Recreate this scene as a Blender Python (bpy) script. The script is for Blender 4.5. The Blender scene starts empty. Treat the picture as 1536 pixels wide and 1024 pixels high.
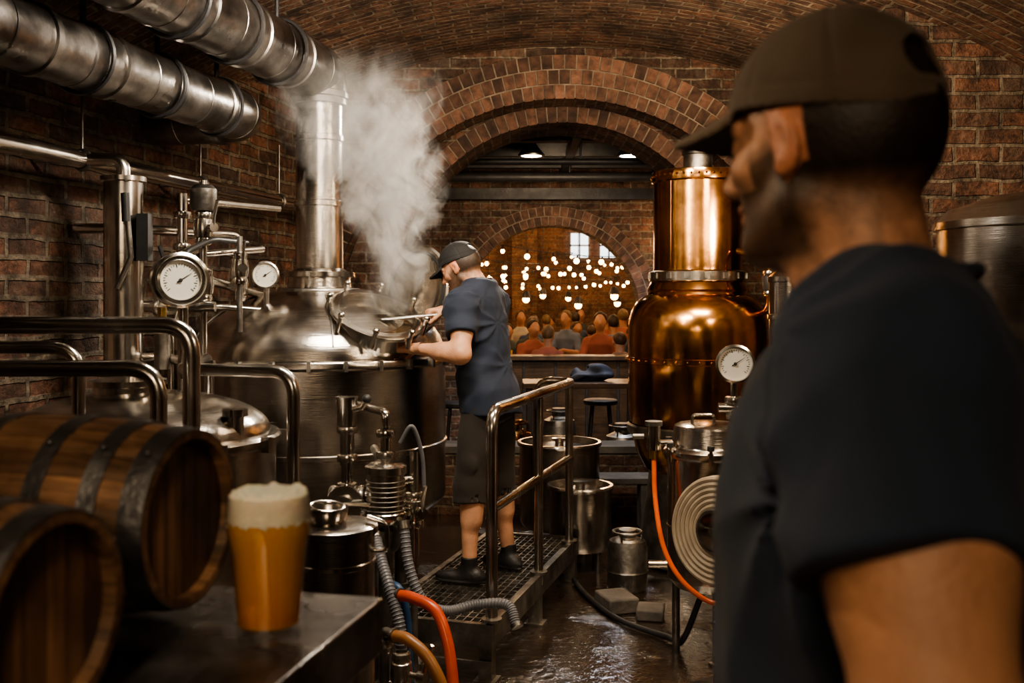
import bpy, math, random
import numpy as np
from mathutils import Vector, Matrix
random.seed(7); np.random.seed(7)
SC = bpy.context.scene
COL = SC.collection
pi = math.pi

# ------------------------------------------------------------------ materials
def nodes(name):
    m = bpy.data.materials.new(name); m.use_nodes = True
    nt = m.node_tree
    b = nt.nodes.get('Principled BSDF')
    return m, nt, b
def nn(nt, t, **kw):
    n = nt.nodes.new(t)
    for k, v in kw.items():
        if hasattr(n, k): setattr(n, k, v)
        else: n.inputs[k].default_value = v
    return n
def sc(c, f): return (min(1, c[0]*f), min(1, c[1]*f), min(1, c[2]*f), 1)
def M(name, base, rough=.5, metal=0., noise=.2, nscale=8, bump=0., bscale=60, stretch=(1, 1, 1),
      rvar=.08, sss=0., sheen=0., coat=0., aniso=0., dirt=0.):
    m, nt, b = nodes(name); L = nt.links
    tc = nn(nt, 'ShaderNodeTexCoord'); mp = nn(nt, 'ShaderNodeMapping'); mp.inputs['Scale'].default_value = stretch
    L.new(tc.outputs['Object'], mp.inputs[0])
    nz = nn(nt, 'ShaderNodeTexNoise', Scale=nscale, Detail=5.0); L.new(mp.outputs[0], nz.inputs['Vector'])
    cr = nn(nt, 'ShaderNodeValToRGB')
    cr.color_ramp.elements[0].position = .3; cr.color_ramp.elements[1].position = .7
    cr.color_ramp.elements[0].color = sc(base, 1-noise); cr.color_ramp.elements[1].color = sc(base, 1+noise)
    L.new(nz.outputs['Fac'], cr.inputs[0])
    col = cr.outputs[0]
    if dirt > 0:
        n3 = nn(nt, 'ShaderNodeTexNoise', Scale=2.5, Detail=6.0, Roughness=.7); L.new(tc.outputs['Object'], n3.inputs['Vector'])
        r3 = nn(nt, 'ShaderNodeMapRange'); r3.inputs[1].default_value = .42; r3.inputs[2].default_value = .62
        r3.inputs[3].default_value = 1-dirt; r3.inputs[4].default_value = 1
        L.new(n3.outputs['Fac'], r3.inputs[0])
        mx = nn(nt, 'ShaderNodeMix', data_type='RGBA', blend_type='MULTIPLY'); mx.inputs[0].default_value = 1
        L.new(col, mx.inputs[6]); L.new(r3.outputs[0], mx.inputs[7]); col = mx.outputs[2]
    L.new(col, b.inputs['Base Color'])
    n2 = nn(nt, 'ShaderNodeTexNoise', Scale=nscale*.6, Detail=4.0); L.new(tc.outputs['Object'], n2.inputs['Vector'])
    rr = nn(nt, 'ShaderNodeMapRange'); rr.inputs[1].default_value = .3; rr.inputs[2].default_value = .7
    rr.inputs[3].default_value = max(.02, rough-rvar); rr.inputs[4].default_value = min(1, rough+rvar)
    L.new(n2.outputs['Fac'], rr.inputs[0]); L.new(rr.outputs[0], b.inputs['Roughness'])
    b.inputs['Metallic'].default_value = metal
    if bump > 0:
        nb = nn(nt, 'ShaderNodeTexNoise', Scale=bscale, Detail=4.0); L.new(mp.outputs[0], nb.inputs['Vector'])
        bp = nn(nt, 'ShaderNodeBump', Strength=bump, Distance=.01); L.new(nb.outputs['Fac'], bp.inputs['Height'])
        L.new(bp.outputs[0], b.inputs['Normal'])
    if sss > 0:
        b.inputs['Subsurface Weight'].default_value = sss; b.inputs['Subsurface Radius'].default_value = (1, .35, .15)
        b.inputs['Subsurface Scale'].default_value = .012
    if sheen > 0: b.inputs['Sheen Weight'].default_value = sheen
    if coat > 0: b.inputs['Coat Weight'].default_value = coat
    return m
def EM(name, col, st):
    m, nt, b = nodes(name)
    b.inputs['Base Color'].default_value = (*col, 1)
    b.inputs['Emission Color'].default_value = (*col, 1); b.inputs['Emission Strength'].default_value = st
    return m
def BRICK(name, c1, c2, mort, w=.22, h=.08, ms=.009, bump=.8, grime=.6, wear=.45):
    m, nt, b = nodes(name); L = nt.links
    uv = nn(nt, 'ShaderNodeUVMap')
    nd = nn(nt, 'ShaderNodeTexNoise', Scale=7.0, Detail=3.0); L.new(uv.outputs[0], nd.inputs['Vector'])
    vs = nn(nt, 'ShaderNodeVectorMath', operation='SCALE'); vs.inputs['Scale'].default_value = .028
    L.new(nd.outputs['Color'], vs.inputs[0])
    va = nn(nt, 'ShaderNodeVectorMath', operation='ADD'); L.new(uv.outputs[0], va.inputs[0]); L.new(vs.outputs[0], va.inputs[1])
    bk = nn(nt, 'ShaderNodeTexBrick', offset=.5)
    bk.inputs['Scale'].default_value = 1; bk.inputs['Brick Width'].default_value = w; bk.inputs['Row Height'].default_value = h
    bk.inputs['Mortar Size'].default_value = ms; bk.inputs['Mortar Smooth'].default_value = .35
    bk.inputs['Color1'].default_value = (*c1, 1); bk.inputs['Color2'].default_value = (*c2, 1); bk.inputs['Mortar'].default_value = (*mort, 1)
    L.new(va.outputs[0], bk.inputs['Vector'])
    n1 = nn(nt, 'ShaderNodeTexNoise', Scale=1.8, Detail=7.0, Roughness=.7); L.new(uv.outputs[0], n1.inputs['Vector'])
    r1 = nn(nt, 'ShaderNodeMapRange'); r1.inputs[1].default_value = .38; r1.inputs[2].default_value = .62
    r1.inputs[3].default_value = 1-grime; r1.inputs[4].default_value = 1.2
    L.new(n1.outputs['Fac'], r1.inputs[0])
    mx = nn(nt, 'ShaderNodeMix', data_type='RGBA', blend_type='MULTIPLY'); mx.inputs[0].default_value = 1
    L.new(bk.outputs['Color'], mx.inputs[6]); L.new(r1.outputs[0], mx.inputs[7])
    n2 = nn(nt, 'ShaderNodeTexNoise', Scale=28.0, Detail=6.0, Roughness=.65); L.new(uv.outputs[0], n2.inputs['Vector'])
    r2 = nn(nt, 'ShaderNodeMapRange'); r2.inputs[1].default_value = .3; r2.inputs[2].default_value = .7
    r2.inputs[3].default_value = .35; r2.inputs[4].default_value = 1.5
    L.new(n2.outputs['Fac'], r2.inputs[0])
    mx2 = nn(nt, 'ShaderNodeMix', data_type='RGBA', blend_type='MULTIPLY'); mx2.inputs[0].default_value = 1
    L.new(mx.outputs[2], mx2.inputs[6]); L.new(r2.outputs[0], mx2.inputs[7])
    n4 = nn(nt, 'ShaderNodeTexNoise', Scale=4.5, Detail=8.0, Roughness=.75, Distortion=.4); L.new(uv.outputs[0], n4.inputs['Vector'])
    r4 = nn(nt, 'ShaderNodeMapRange'); r4.inputs[1].default_value = .50; r4.inputs[2].default_value = .66; r4.inputs[3].default_value = 0; r4.inputs[4].default_value = wear
    L.new(n4.outputs['Fac'], r4.inputs[0])
    mx3 = nn(nt, 'ShaderNodeMix', data_type='RGBA', blend_type='MIX'); L.new(r4.outputs[0], mx3.inputs[0]); L.new(mx2.outputs[2], mx3.inputs[6]); mx3.inputs[7].default_value = (mort[0]*.8, mort[1]*.8, mort[2]*.8, 1)
    r6 = nn(nt, 'ShaderNodeMapRange'); r6.inputs[1].default_value = .48; r6.inputs[2].default_value = .36; r6.inputs[3].default_value = 0; r6.inputs[4].default_value = .9
    L.new(n4.outputs['Fac'], r6.inputs[0])
    mx4 = nn(nt, 'ShaderNodeMix', data_type='RGBA', blend_type='MIX'); L.new(r6.outputs[0], mx4.inputs[0]); L.new(mx3.outputs[2], mx4.inputs[6]); mx4.inputs[7].default_value = (.030, .020, .015, 1)
    L.new(mx4.outputs[2], b.inputs['Base Color'])
    b.inputs['Roughness'].default_value = .72
    ad = nn(nt, 'ShaderNodeMath', operation='MULTIPLY_ADD'); ad.inputs[1].default_value = -1.2
    L.new(bk.outputs['Fac'], ad.inputs[0]); L.new(n2.outputs['Fac'], ad.inputs[2])
    ad2 = nn(nt, 'ShaderNodeMath', operation='ADD'); L.new(ad.outputs[0], ad2.inputs[0]); L.new(n4.outputs['Fac'], ad2.inputs[1])
    bp = nn(nt, 'ShaderNodeBump', Strength=bump, Distance=.035); L.new(ad2.outputs[0], bp.inputs['Height'])
    L.new(bp.outputs[0], b.inputs['Normal'])
    return m
def WOOD(name, dark, light, rough=.45, scale=(3, 60, 60), vr=(.6, 1.35)):
    m, nt, b = nodes(name); L = nt.links
    uv = nn(nt, 'ShaderNodeTexCoord'); at = nn(nt, 'ShaderNodeAttribute', attribute_name='var')
    mp = nn(nt, 'ShaderNodeMapping'); mp.inputs['Scale'].default_value = scale
    L.new(uv.outputs['Object'], mp.inputs[0])
    cb = nn(nt, 'ShaderNodeCombineXYZ'); ml = nn(nt, 'ShaderNodeMath', operation='MULTIPLY'); ml.inputs[1].default_value = 37
    L.new(at.outputs['Fac'], ml.inputs[0]); L.new(ml.outputs[0], cb.inputs[0]); L.new(cb.outputs[0], mp.inputs['Location'])
    nz = nn(nt, 'ShaderNodeTexNoise', Scale=1.0, Detail=7.0, Roughness=.65, Distortion=.6); L.new(mp.outputs[0], nz.inputs['Vector'])
    cr = nn(nt, 'ShaderNodeValToRGB'); e = cr.color_ramp.elements
    e[0].position = .3; e[0].color = (*dark, 1); e[1].position = .72; e[1].color = (*light, 1)
    L.new(nz.outputs['Fac'], cr.inputs[0])
    r = nn(nt, 'ShaderNodeMapRange'); r.inputs[3].default_value = vr[0]; r.inputs[4].default_value = vr[1]
    L.new(at.outputs['Fac'], r.inputs[0])
    n5 = nn(nt, 'ShaderNodeTexNoise', Scale=6.0, Detail=5.0, Roughness=.6); L.new(uv.outputs['Object'], n5.inputs['Vector'])
    r5 = nn(nt, 'ShaderNodeMapRange'); r5.inputs[1].default_value = .35; r5.inputs[2].default_value = .65; r5.inputs[3].default_value = .45; r5.inputs[4].default_value = 1.15; L.new(n5.outputs['Fac'], r5.inputs[0])
    m5 = nn(nt, 'ShaderNodeMath', operation='MULTIPLY'); L.new(r.outputs[0], m5.inputs[0]); L.new(r5.outputs[0], m5.inputs[1])
    mx = nn(nt, 'ShaderNodeMix', data_type='RGBA', blend_type='MULTIPLY'); mx.inputs[0].default_value = 1
    L.new(cr.outputs[0], mx.inputs[6]); L.new(m5.outputs[0], mx.inputs[7]); L.new(mx.outputs[2], b.inputs['Base Color'])
    b.inputs['Roughness'].default_value = rough
    bp = nn(nt, 'ShaderNodeBump', Strength=.35, Distance=.004); L.new(nz.outputs['Fac'], bp.inputs['Height']); L.new(bp.outputs[0], b.inputs['Normal'])
    return m
def VCOL(name, rough=.5, sss=0.):
    m, nt, b = nodes(name); L = nt.links
    at = nn(nt, 'ShaderNodeAttribute', attribute_name='Col')
    tc = nn(nt, 'ShaderNodeTexCoord')
    nz = nn(nt, 'ShaderNodeTexNoise', Scale=60.0, Detail=6.0); L.new(tc.outputs['Object'], nz.inputs['Vector'])
    r = nn(nt, 'ShaderNodeMapRange'); r.inputs[1].default_value = .3; r.inputs[2].default_value = .7; r.inputs[3].default_value = .7; r.inputs[4].default_value = 1.25
    L.new(nz.outputs['Fac'], r.inputs[0])
    mx = nn(nt, 'ShaderNodeMix', data_type='RGBA', blend_type='MULTIPLY'); mx.inputs[0].default_value = 1
    L.new(at.outputs['Color'], mx.inputs[6]); L.new(r.outputs[0], mx.inputs[7]); L.new(mx.outputs[2], b.inputs['Base Color'])
    b.inputs['Roughness'].default_value = rough
    n2 = nn(nt, 'ShaderNodeTexNoise', Scale=260.0, Detail=3.0); L.new(tc.outputs['Object'], n2.inputs['Vector'])
    bp = nn(nt, 'ShaderNodeBump', Strength=.3, Distance=.004); L.new(n2.outputs['Fac'], bp.inputs['Height']); L.new(bp.outputs[0], b.inputs['Normal'])
    if sss > 0:
        b.inputs['Subsurface Weight'].default_value = sss; b.inputs['Subsurface Radius'].default_value = (1, .35, .15); b.inputs['Subsurface Scale'].default_value = .01
    return m

STEEL = M('stainless_steel', (.66, .62, .57), .20, 1, .15, 6, .12, 5, (1, 1, 60), .07, dirt=.3)
STEELP = M('polished_pipe_steel', (.72, .68, .62), .21, 1, .1, 9, .03, 30, (1, 1, 1), .08, dirt=.2)
STEELD = M('dull_steel', (.36, .34, .31), .40, 1, .3, 10, .2, 40, rvar=.1, dirt=.4)
GALV = M('galvanised_duct', (.34, .32, .30), .36, 1, .4, 7, .2, 20, rvar=.12, dirt=.55)
IRON = M('barrel_hoop_iron', (.16, .16, .165), .42, .9, .4, 14, .3, 50, rvar=.12)
COPPER = M('copper', (.88, .42, .15), .16, 1, .28, 3.5, .16, 6, (1, 1, 1), .08, dirt=.45)
BRASS = M('brass', (.6, .42, .15), .3, 1, .2, 10)
BLACK = M('black_rubber', (.02, .02, .02), .5, 0, .3, 10)
DARKM = M('dark_painted_metal', (.035, .034, .035), .5, .3, .3, 10, .2, 40)
DIAL = M('gauge_dial_white', (.62, .60, .54), .35, 0, .05, 10)
TABLEM = M('worktop_steel', (.22, .21, .20), .32, .9, .4, 9, .25, 25, rvar=.14, dirt=.5)
WALLB = BRICK('brick_old_wall', (.30, .135, .078), (.095, .055, .040), (.27, .215, .155), .25, .088, .015, 1.0, .75, .6)
VAULTB = BRICK('brick_vault', (.24, .112, .067), (.10, .056, .040), (.29, .225, .16), .22, .075, .010, .9, .65, .5)
ENDB = BRICK('brick_end_wall', (.22, .103, .063), (.085, .050, .036), (.25, .20, .145), .22, .078, .010, .8, .65, .5)
VOUS = WOOD('voussoir_brick', (.060, .034, .024), (.25, .12, .073), .8, (14, 14, 14), (.45, 1.3))
MORTAR = M('lime_mortar', (.23, .18, .13), .9, 0, .3, 15, .5, 60)
BWOOD = WOOD('barrel_oak', (.04, .022, .012), (.26, .145, .078), .42)
TWOOD = WOOD('table_wood', (.035, .02, .011), (.12, .065, .033), .35)
CONC = M('concrete_block', (.12, .105, .09), .8, 0, .3, 6, .5, 30, dirt=.4)

# ------------------------------------------------------------------ mesh builder
def basis(a, up=None):
    a = Vector(a).normalized()
    h = Vector(up) if up else (Vector((0, 0, 1)) if abs(a.z) < .95 else Vector((1, 0, 0)))
    x = h.cross(a)
    if x.length < 1e-6: x = Vector((1, 0, 0)).cross(a)
    x.normalize(); y = a.cross(x)
    return x, y, a
def fillet(pts, rad, n=7):
    pts = [Vector(p) for p in pts]; out = [pts[0]]
    for i in range(1, len(pts)-1):
        p = pts[i]; d1 = pts[i-1]-p; d2 = pts[i+1]-p
        t = min(rad, .48*d1.length, .48*d2.length)
        a = p+d1.normalized()*t; b = p+d2.normalized()*t
        for k in range(n+1):
            s = k/n; out.append(a*(1-s)**2+p*2*s*(1-s)+b*s*s)
    out.append(pts[-1]); return out
def smooth(pts, n=8):
    P = [Vector(p) for p in pts]; P = [P[0]*2-P[1]]+P+[P[-1]*2-P[-2]]; out = []
    for i in range(1, len(P)-2):
        for k in range(n):
            t = k/n
            out.append(.5*((2*P[i])+(P[i+1]-P[i-1])*t+(2*P[i-1]-5*P[i]+4*P[i+1]-P[i+2])*t*t+(3*P[i]-P[i-1]-3*P[i+1]+P[i+2])*t**3))
    out.append(P[-2]); return out
class MB:
    def __init__(s): s.V = []; s.F = []; s.m = []; s.S = []; s.var = []; s.U = []; s.mats = []
    def add(s, V, F, mat, sm=True, var=.5, uv=None):
        o = len(s.V); s.V += [tuple(v) for v in V]
        if mat not in s.mats: s.mats.append(mat)
        mi = s.mats.index(mat)
        for k, f in enumerate(F):
            s.F.append(tuple(i+o for i in f)); s.m.append(mi); s.S.append(sm); s.var.append(var)
            s.U.append(uv[k] if uv else [(0, 0)]*len(f))
    def lathe(s, prof, o=(0, 0, 0), axis=(0, 0, 1), mat=None, seg=40, sx=1., var=.5):
        x, y, a = basis(axis); o = Vector(o); V = []; F = []; U = []
        L = [0]
        for i in range(1, len(prof)): L.append(L[-1]+math.hypot(prof[i][0]-prof[i-1][0], prof[i][1]-prof[i-1][1]))
        rm = max(p[0] for p in prof)
        for r, z in prof:
            r = max(r, 1e-5)
            for j in range(seg):
                t = 2*pi*j/seg; V.append(o+x*(math.cos(t)*r*sx)+y*(math.sin(t)*r)+a*z)
        for i in range(len(prof)-1):
            for j in range(seg):
                k = (j+1) % seg
                F.append((i*seg+j, i*seg+k, (i+1)*seg+k, (i+1)*seg+j))
                u0 = 2*pi*j/seg*rm; u1 = 2*pi*(j+1)/seg*rm
                U.append([(u0, L[i]), (u1, L[i]), (u1, L[i+1]), (u0, L[i+1])])
        s.add(V, F, mat, True, var, U)
    def cyl(s, a, b, r, mat, seg=20, r2=None):
        a = Vector(a); b = Vector(b); l = (b-a).length; r2 = r if r2 is None else r2
        s.lathe([(0, 0), (r, 0), (r2, l), (0, l)], a, b-a, mat, seg)
    def sph(s, c, r, mat, seg=16, n=8, sz=1.):
        s.lathe([(r*math.sin(pi*i/n), -r*sz*math.cos(pi*i/n)) for i in range(n+1)], c, (0, 0, 1), mat, seg)
    def torus(s, c, axis, R, r, mat, seg=40, rs=8, sx=1.):
        s.lathe([(R+r*math.cos(-2*pi*i/rs+pi), r*math.sin(2*pi*i/rs+0)) for i in range(rs+1)], c, axis, mat, seg, sx)
    def tube(s, pts, r, mat, seg=12, caps=True, rings=None):
        P = [Vector(p) for p in pts]; n = len(P)
        R = r if isinstance(r, (list, tuple)) else [r]*n
        T = []
        for i in range(n):
            t = (P[min(i+1, n-1)]-P[max(i-1, 0)])
            T.append(t.normalized() if t.length > 1e-9 else Vector((0, 0, 1)))
        x, y, _ = basis(T[0]); V = []; F = []
        for i in range(n):
            x = (x-T[i]*x.dot(T[i])).normalized(); y = T[i].cross(x)
            for j in range(seg):
                t = 2*pi*j/seg; V.append(P[i]+x*(math.cos(t)*R[i])+y*(math.sin(t)*R[i]))
        for i in range(n-1):
            for j in range(seg):
                k = (j+1) % seg; F.append((i*seg+j, i*seg+k, (i+1)*seg+k, (i+1)*seg+j))
        if caps:
            F.append(tuple(range(seg))[::-1]); F.append(tuple((n-1)*seg+j for j in range(seg)))
        s.add(V, F, mat)
    def box(s, c, size, mat, rot=None, var=.5, ch=.0):
        c = Vector(c); hx, hy, hz = [q/2 for q in size]; R = rot if rot else Matrix.Identity(3)
        if isinstance(R, (int, float)): R = Matrix.Rotation(R, 3, 'Z')
        V = [c+R@Vector((a*hx, b*hy, d*hz)) for a in (-1, 1) for b in (-1, 1) for d in (-1, 1)]
        F = [(0, 1, 3, 2), (4, 6, 7, 5), (0, 4, 5, 1), (2, 3, 7, 6), (0, 2, 6, 4), (1, 5, 7, 3)]
        s.add(V, F, mat, False, var)
    def obj(s, name, loc=(0, 0, 0), rotz=0, parent=None, bevel=0, sharp=.6):
        me = bpy.data.meshes.new(name); me.from_pydata(s.V, [], s.F); 
        for mt in s.mats: me.materials.append(mt)
        me.polygons.foreach_set('material_index', s.m); me.polygons.foreach_set('use_smooth', [True]*len(s.F))
        at = me.attributes.new('var', 'FLOAT', 'FACE'); at.data.foreach_set('value', s.var)
        uvl = me.uv_layers.new(name='UVMap'); fl = []
        for u in s.U:
            for q in u: fl += [q[0], q[1]]
        uvl.data.foreach_set('uv', fl)
        import bmesh
        bm = bmesh.new(); bm.from_mesh(me)
        for e in bm.edges:
            if len(e.link_faces) == 2:
                try:
                    if e.calc_face_angle() > sharp: e.smooth = False
                except Exception: pass
        bm.to_mesh(me); bm.free(); me.update()
        ob = bpy.data.objects.new(name, me); COL.objects.link(ob); ob.location = loc; ob.rotation_euler = (0, 0, rotz)
        if parent: ob.parent = parent
        if bevel > 0:
            bv = ob.modifiers.new('bevel', 'BEVEL'); bv.width = bevel; bv.segments = 2; bv.limit_method = 'ANGLE'; bv.angle_limit = 1.0
        return ob

# ------------------------------------------------------------------ SDF modelling
def smin(a, b, k):
    if k <= 0: return np.minimum(a, b)
    h = np.maximum(k-np.abs(a-b), 0)/k
    return np.minimum(a, b)-h*h*k*.25
class Grid:
    def __init__(s, lo, hi, h):
        s.lo = np.array(lo, float); s.h = h; s.n = (np.ceil((np.array(hi)-s.lo)/h)+1).astype(int)
        s.F = np.full(s.n, 1., np.float32); s.ax = [(s.lo[i]+h*np.arange(s.n[i])).astype(np.float32) for i in range(3)]
    def app(s, fn, lo, hi, k, op):
        i0 = np.maximum(0, np.floor((np.array(lo)-s.lo)/s.h).astype(int)); i1 = np.minimum(s.n, np.ceil((np.array(hi)-s.lo)/s.h).astype(int)+1)
        if np.any(i1 <= i0): return
        sl = tuple(slice(a, b) for a, b in zip(i0, i1))
        X = s.ax[0][sl[0]][:, None, None]; Y = s.ax[1][sl[1]][None, :, None]; Z = s.ax[2][sl[2]][None, None, :]
        d = fn(X, Y, Z); A = s.F[sl]
        if op == 'u': s.F[sl] = smin(A, d, k)
        elif op == 's': s.F[sl] = -smin(-A, d, k)
        elif op == 'i': s.F[sl] = -smin(-A, -d, k)
    def cap(s, a, b, ra, rb=None, k=.02, op='u', cut=None, mg=.07):
        rb = ra if rb is None else rb; a = np.array(a, float); b = np.array(b, float); ab = b-a; L2 = float(ab@ab)+1e-12; m = max(ra, rb)+mg
        def fn(X, Y, Z):
            t = np.clip(((X-a[0])*ab[0]+(Y-a[1])*ab[1]+(Z-a[2])*ab[2])/L2, 0, 1)
            d = np.sqrt((X-a[0]-t*ab[0])**2+(Y-a[1]-t*ab[1])**2+(Z-a[2]-t*ab[2])**2)-(ra+(rb-ra)*t)
            if cut is not None:
                L = math.sqrt(L2)
                d = np.maximum(d, ((X-a[0])*ab[0]+(Y-a[1])*ab[1]+(Z-a[2])*ab[2])/L-cut*L)
            return d
        s.app(fn, np.minimum(a, b)-m, np.maximum(a, b)+m, k, op)
    def ell(s, c, r, k=.02, op='u', rot=None, mg=.07, cutf=None):
        c = np.array(c, float); r = np.array(r, float); R = np.array(rot) if rot is not None else None; m = max(r)+mg if rot is not None else r+mg
        def fn(X, Y, Z):
            x, y, z = X-c[0], Y-c[1], Z-c[2]
            if R is not None:
                x, y, z = (R[0, 0]*x+R[1, 0]*y+R[2, 0]*z, R[0, 1]*x+R[1, 1]*y+R[2, 1]*z, R[0, 2]*x+R[1, 2]*y+R[2, 2]*z)
            k0 = np.sqrt((x/r[0])**2+(y/r[1])**2+(z/r[2])**2); k1 = np.sqrt((x/r[0]**2)**2+(y/r[1]**2)**2+(z/r[2]**2)**2)+1e-9
            d = k0*(k0-1)/k1
            if cutf: d = np.maximum(d, cutf(X, Y, Z))
            return d
        s.app(fn, c-m, c+m, k, op)
    def loft(s, st, k=.03, inf=0., op='u', p=2.3):
        st = np.array(st, float); zz = st[:, 0]
        def fn(X, Y, Z):
            z1 = Z.ravel(); g = [np.interp(z1, zz, st[:, i])[None, None, :].astype(np.float32) for i in range(1, 5)]
            rx = g[2]+inf; ry = g[3]+inf
            q = (np.abs((X-g[0])/rx)**p+np.abs((Y-g[1])/ry)**p)**(1/p)
            d = (q-1)*np.minimum(rx, ry)
            return np.maximum(d, np.maximum(Z-zz[-1], zz[0]-Z))
        lo = (min(st[:, 1]-st[:, 3])-.1, min(st[:, 2]-st[:, 4])-.1, zz[0]-.1); hi = (max(st[:, 1]+st[:, 3])+.1, max(st[:, 2]+st[:, 4])+.1, zz[-1]+.1)
        s.app(fn, lo, hi, k, op)
    def wrinkle(s, amp, freq, n=4, seed=0, squash=(1, 1, 1)):
        rs = np.random.RandomState(seed); X = s.ax[0][:, None, None]; Y = s.ax[1][None, :, None]; Z = s.ax[2][None, None, :]
        for i in range(n):
            v = rs.normal(size=3)*np.array(squash); v = v/np.linalg.norm(v)*freq*rs.uniform(.6, 1.5); w = rs.normal(size=3)*freq*.25
            s.F += (amp*np.sin(v[0]*X+v[1]*Y+v[2]*Z+rs.uniform(0, 6)+1.2*np.sin(w[0]*X+w[1]*Y+w[2]*Z+rs.uniform(0, 6)))).astype(np.float32)
    def folds(s, origin, amp, freq, reach, seed=0):
        rs = np.random.RandomState(seed); X = s.ax[0][:, None, None]-origin[0]; Y = s.ax[1][None, :, None]-origin[1]; Z = s.ax[2][None, None, :]-origin[2]
        r = np.sqrt(X*X+Y*Y+Z*Z); a = np.arctan2(Z, X+Y*.6)
        s.F += (amp*np.exp(-(r/reach)**2)*np.clip(r/.05, 0, 1)*(np.abs(np.sin(a*freq+r*8+rs.uniform(0, 6)))-.6)).astype(np.float32)
    def mesh(s):
        F = s.F; S = F < 0; n = s.n
        c = [S[i:n[0]-1+i, j:n[1]-1+j, k:n[2]-1+k] for i in (0, 1) for j in (0, 1) for k in (0, 1)]
        an = c[0].copy(); al = c[0].copy()
        for q in c[1:]: an |= q; al &= q
        mask = an & ~al; I = np.argwhere(mask); vid = np.full(mask.shape, -1, np.int64); vid[mask] = np.arange(len(I))
        P = np.zeros((len(I), 3)); C = np.zeros(len(I))
        co = [(i, j, k) for i in (0, 1) for j in (0, 1) for k in (0, 1)]
        for a in co:
            for ax in range(3):
                if a[ax] == 0:
                    b = list(a); b[ax] = 1
                    fa = F[I[:, 0]+a[0], I[:, 1]+a[1], I[:, 2]+a[2]]; fb = F[I[:, 0]+b[0], I[:, 1]+b[1], I[:, 2]+b[2]]
                    x = (fa < 0) != (fb < 0); t = np.where(x, fa/np.where(x, fa-fb, 1), 0)
                    p = np.tile(np.array(a, float), (len(I), 1)); p[:, ax] += t
                    P += p*x[:, None]; C += x
        V = (I+P/C[:, None])*s.h+s.lo
        Q = []
        for ax in range(3):
            u, v = (ax+1) % 3, (ax+2) % 3
            s0 = [slice(None)]*3; s1 = [slice(None)]*3; s0[ax] = slice(0, -1); s1[ax] = slice(1, None)
            E = np.argwhere(S[tuple(s0)] != S[tuple(s1)])
            ok = (E[:, u] >= 1) & (E[:, v] >= 1) & (E[:, u] < n[u]-1) & (E[:, v] < n[v]-1); E = E[ok]
            ins = S[E[:, 0], E[:, 1], E[:, 2]]
            def g(du, dv):
                q = E.copy(); q[:, u] += du; q[:, v] += dv; return vid[q[:, 0], q[:, 1], q[:, 2]]
            q = np.stack([g(-1, -1), g(0, -1), g(0, 0), g(-1, 0)], 1)
            q[~ins] = q[~ins][:, ::-1]; Q.append(q)
        Q = np.concatenate(Q)
        Q = Q[(Q >= 0).all(1)]
        return V, Q
def sobj(name, V, Q, mat, parent=None, mtx=None, col=None, sub=0):
    me = bpy.data.meshes.new(name)
    me.vertices.add(len(V)); me.vertices.foreach_set('co', np.asarray(V, np.float32).ravel())
    me.loops.add(len(Q)*4); me.loops.foreach_set('vertex_index', Q.astype(np.int32).ravel())
    me.polygons.add(len(Q)); me.polygons.foreach_set('loop_start', np.arange(0, len(Q)*4, 4, dtype=np.int32))
    me.update(calc_edges=True); me.validate()
    me.polygons.foreach_set('use_smooth', [True]*len(me.polygons))
    me.materials.append(mat)
    if col is not None:
        a = me.attributes.new('Col', 'FLOAT_COLOR', 'POINT'); c4 = np.ones((len(V), 4), np.float32); c4[:, :3] = col; a.data.foreach_set('color', c4.ravel())
    ob = bpy.data.objects.new(name, me); COL.objects.link(ob)
    if parent: ob.parent = parent
    if mtx is not None: ob.matrix_local = mtx
    sm = ob.modifiers.new('soften', 'SMOOTH'); sm.factor = .5; sm.iterations = 2
    return ob
def empty(name, loc, rotz=0, s=1.):
    e = bpy.data.objects.new(name, None); COL.objects.link(e); e.location = loc; e.rotation_euler = (0, 0, rotz); e.scale = (s, s, s); e.empty_display_size = .1
    return e

# ------------------------------------------------------------------ room shell
def lwx(y): return -3.09+.23*y
VCX, VR, VTOP = .4, 4.6, 3.5
def vz(x): return VTOP-VR+math.sqrt(VR*VR-(x-VCX)**2)
def quadwall(name, p, q, z0, z1, mat, nx=1):
    b = MB(); l = math.hypot(q[0]-p[0], q[1]-p[1])
    b.add([(p[0], p[1], z0), (q[0], q[1], z0), (q[0], q[1], z1), (p[0], p[1], z1)], [(0, 1, 2, 3)], mat, False, .5, [[(0, z0), (l, z0), (l, z1), (0, z1)]])
    return b.obj(name)
quadwall('wall_left', (lwx(7.6), 7.6), (lwx(-1.6), -1.6), 0, 3.7, WALLB)
quadwall('wall_right', (2.75, -1.6), (2.75, 7.6), 0, 3.7, ENDB)
quadwall('wall_rear', (-3.6, -1.6), (2.75, -1.6), 0, 3.7, ENDB)
b = MB(); nseg = 60; V = []; F = []; U = []
for i in range(nseg+1):
    x = VCX-4.0+8.0*i/nseg; s = VR*math.asin((x-VCX)/VR)
    V += [(x, -1.6, vz(x)), (x, 7.45, vz(x))]
    if i < nseg:
        x2 = VCX-4+8*(i+1)/nseg; s2 = VR*math.asin((x2-VCX)/VR)
        F.append((2*i, 2*i+1, 2*i+3, 2*i+2)); U.append([(s, -1.6), (s, 7.45), (s2, 7.45), (s2, -1.6)])
b.add(V, F, VAULTB, True, .5, U); b.obj('ceiling_brick_vault', sharp=2)

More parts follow.
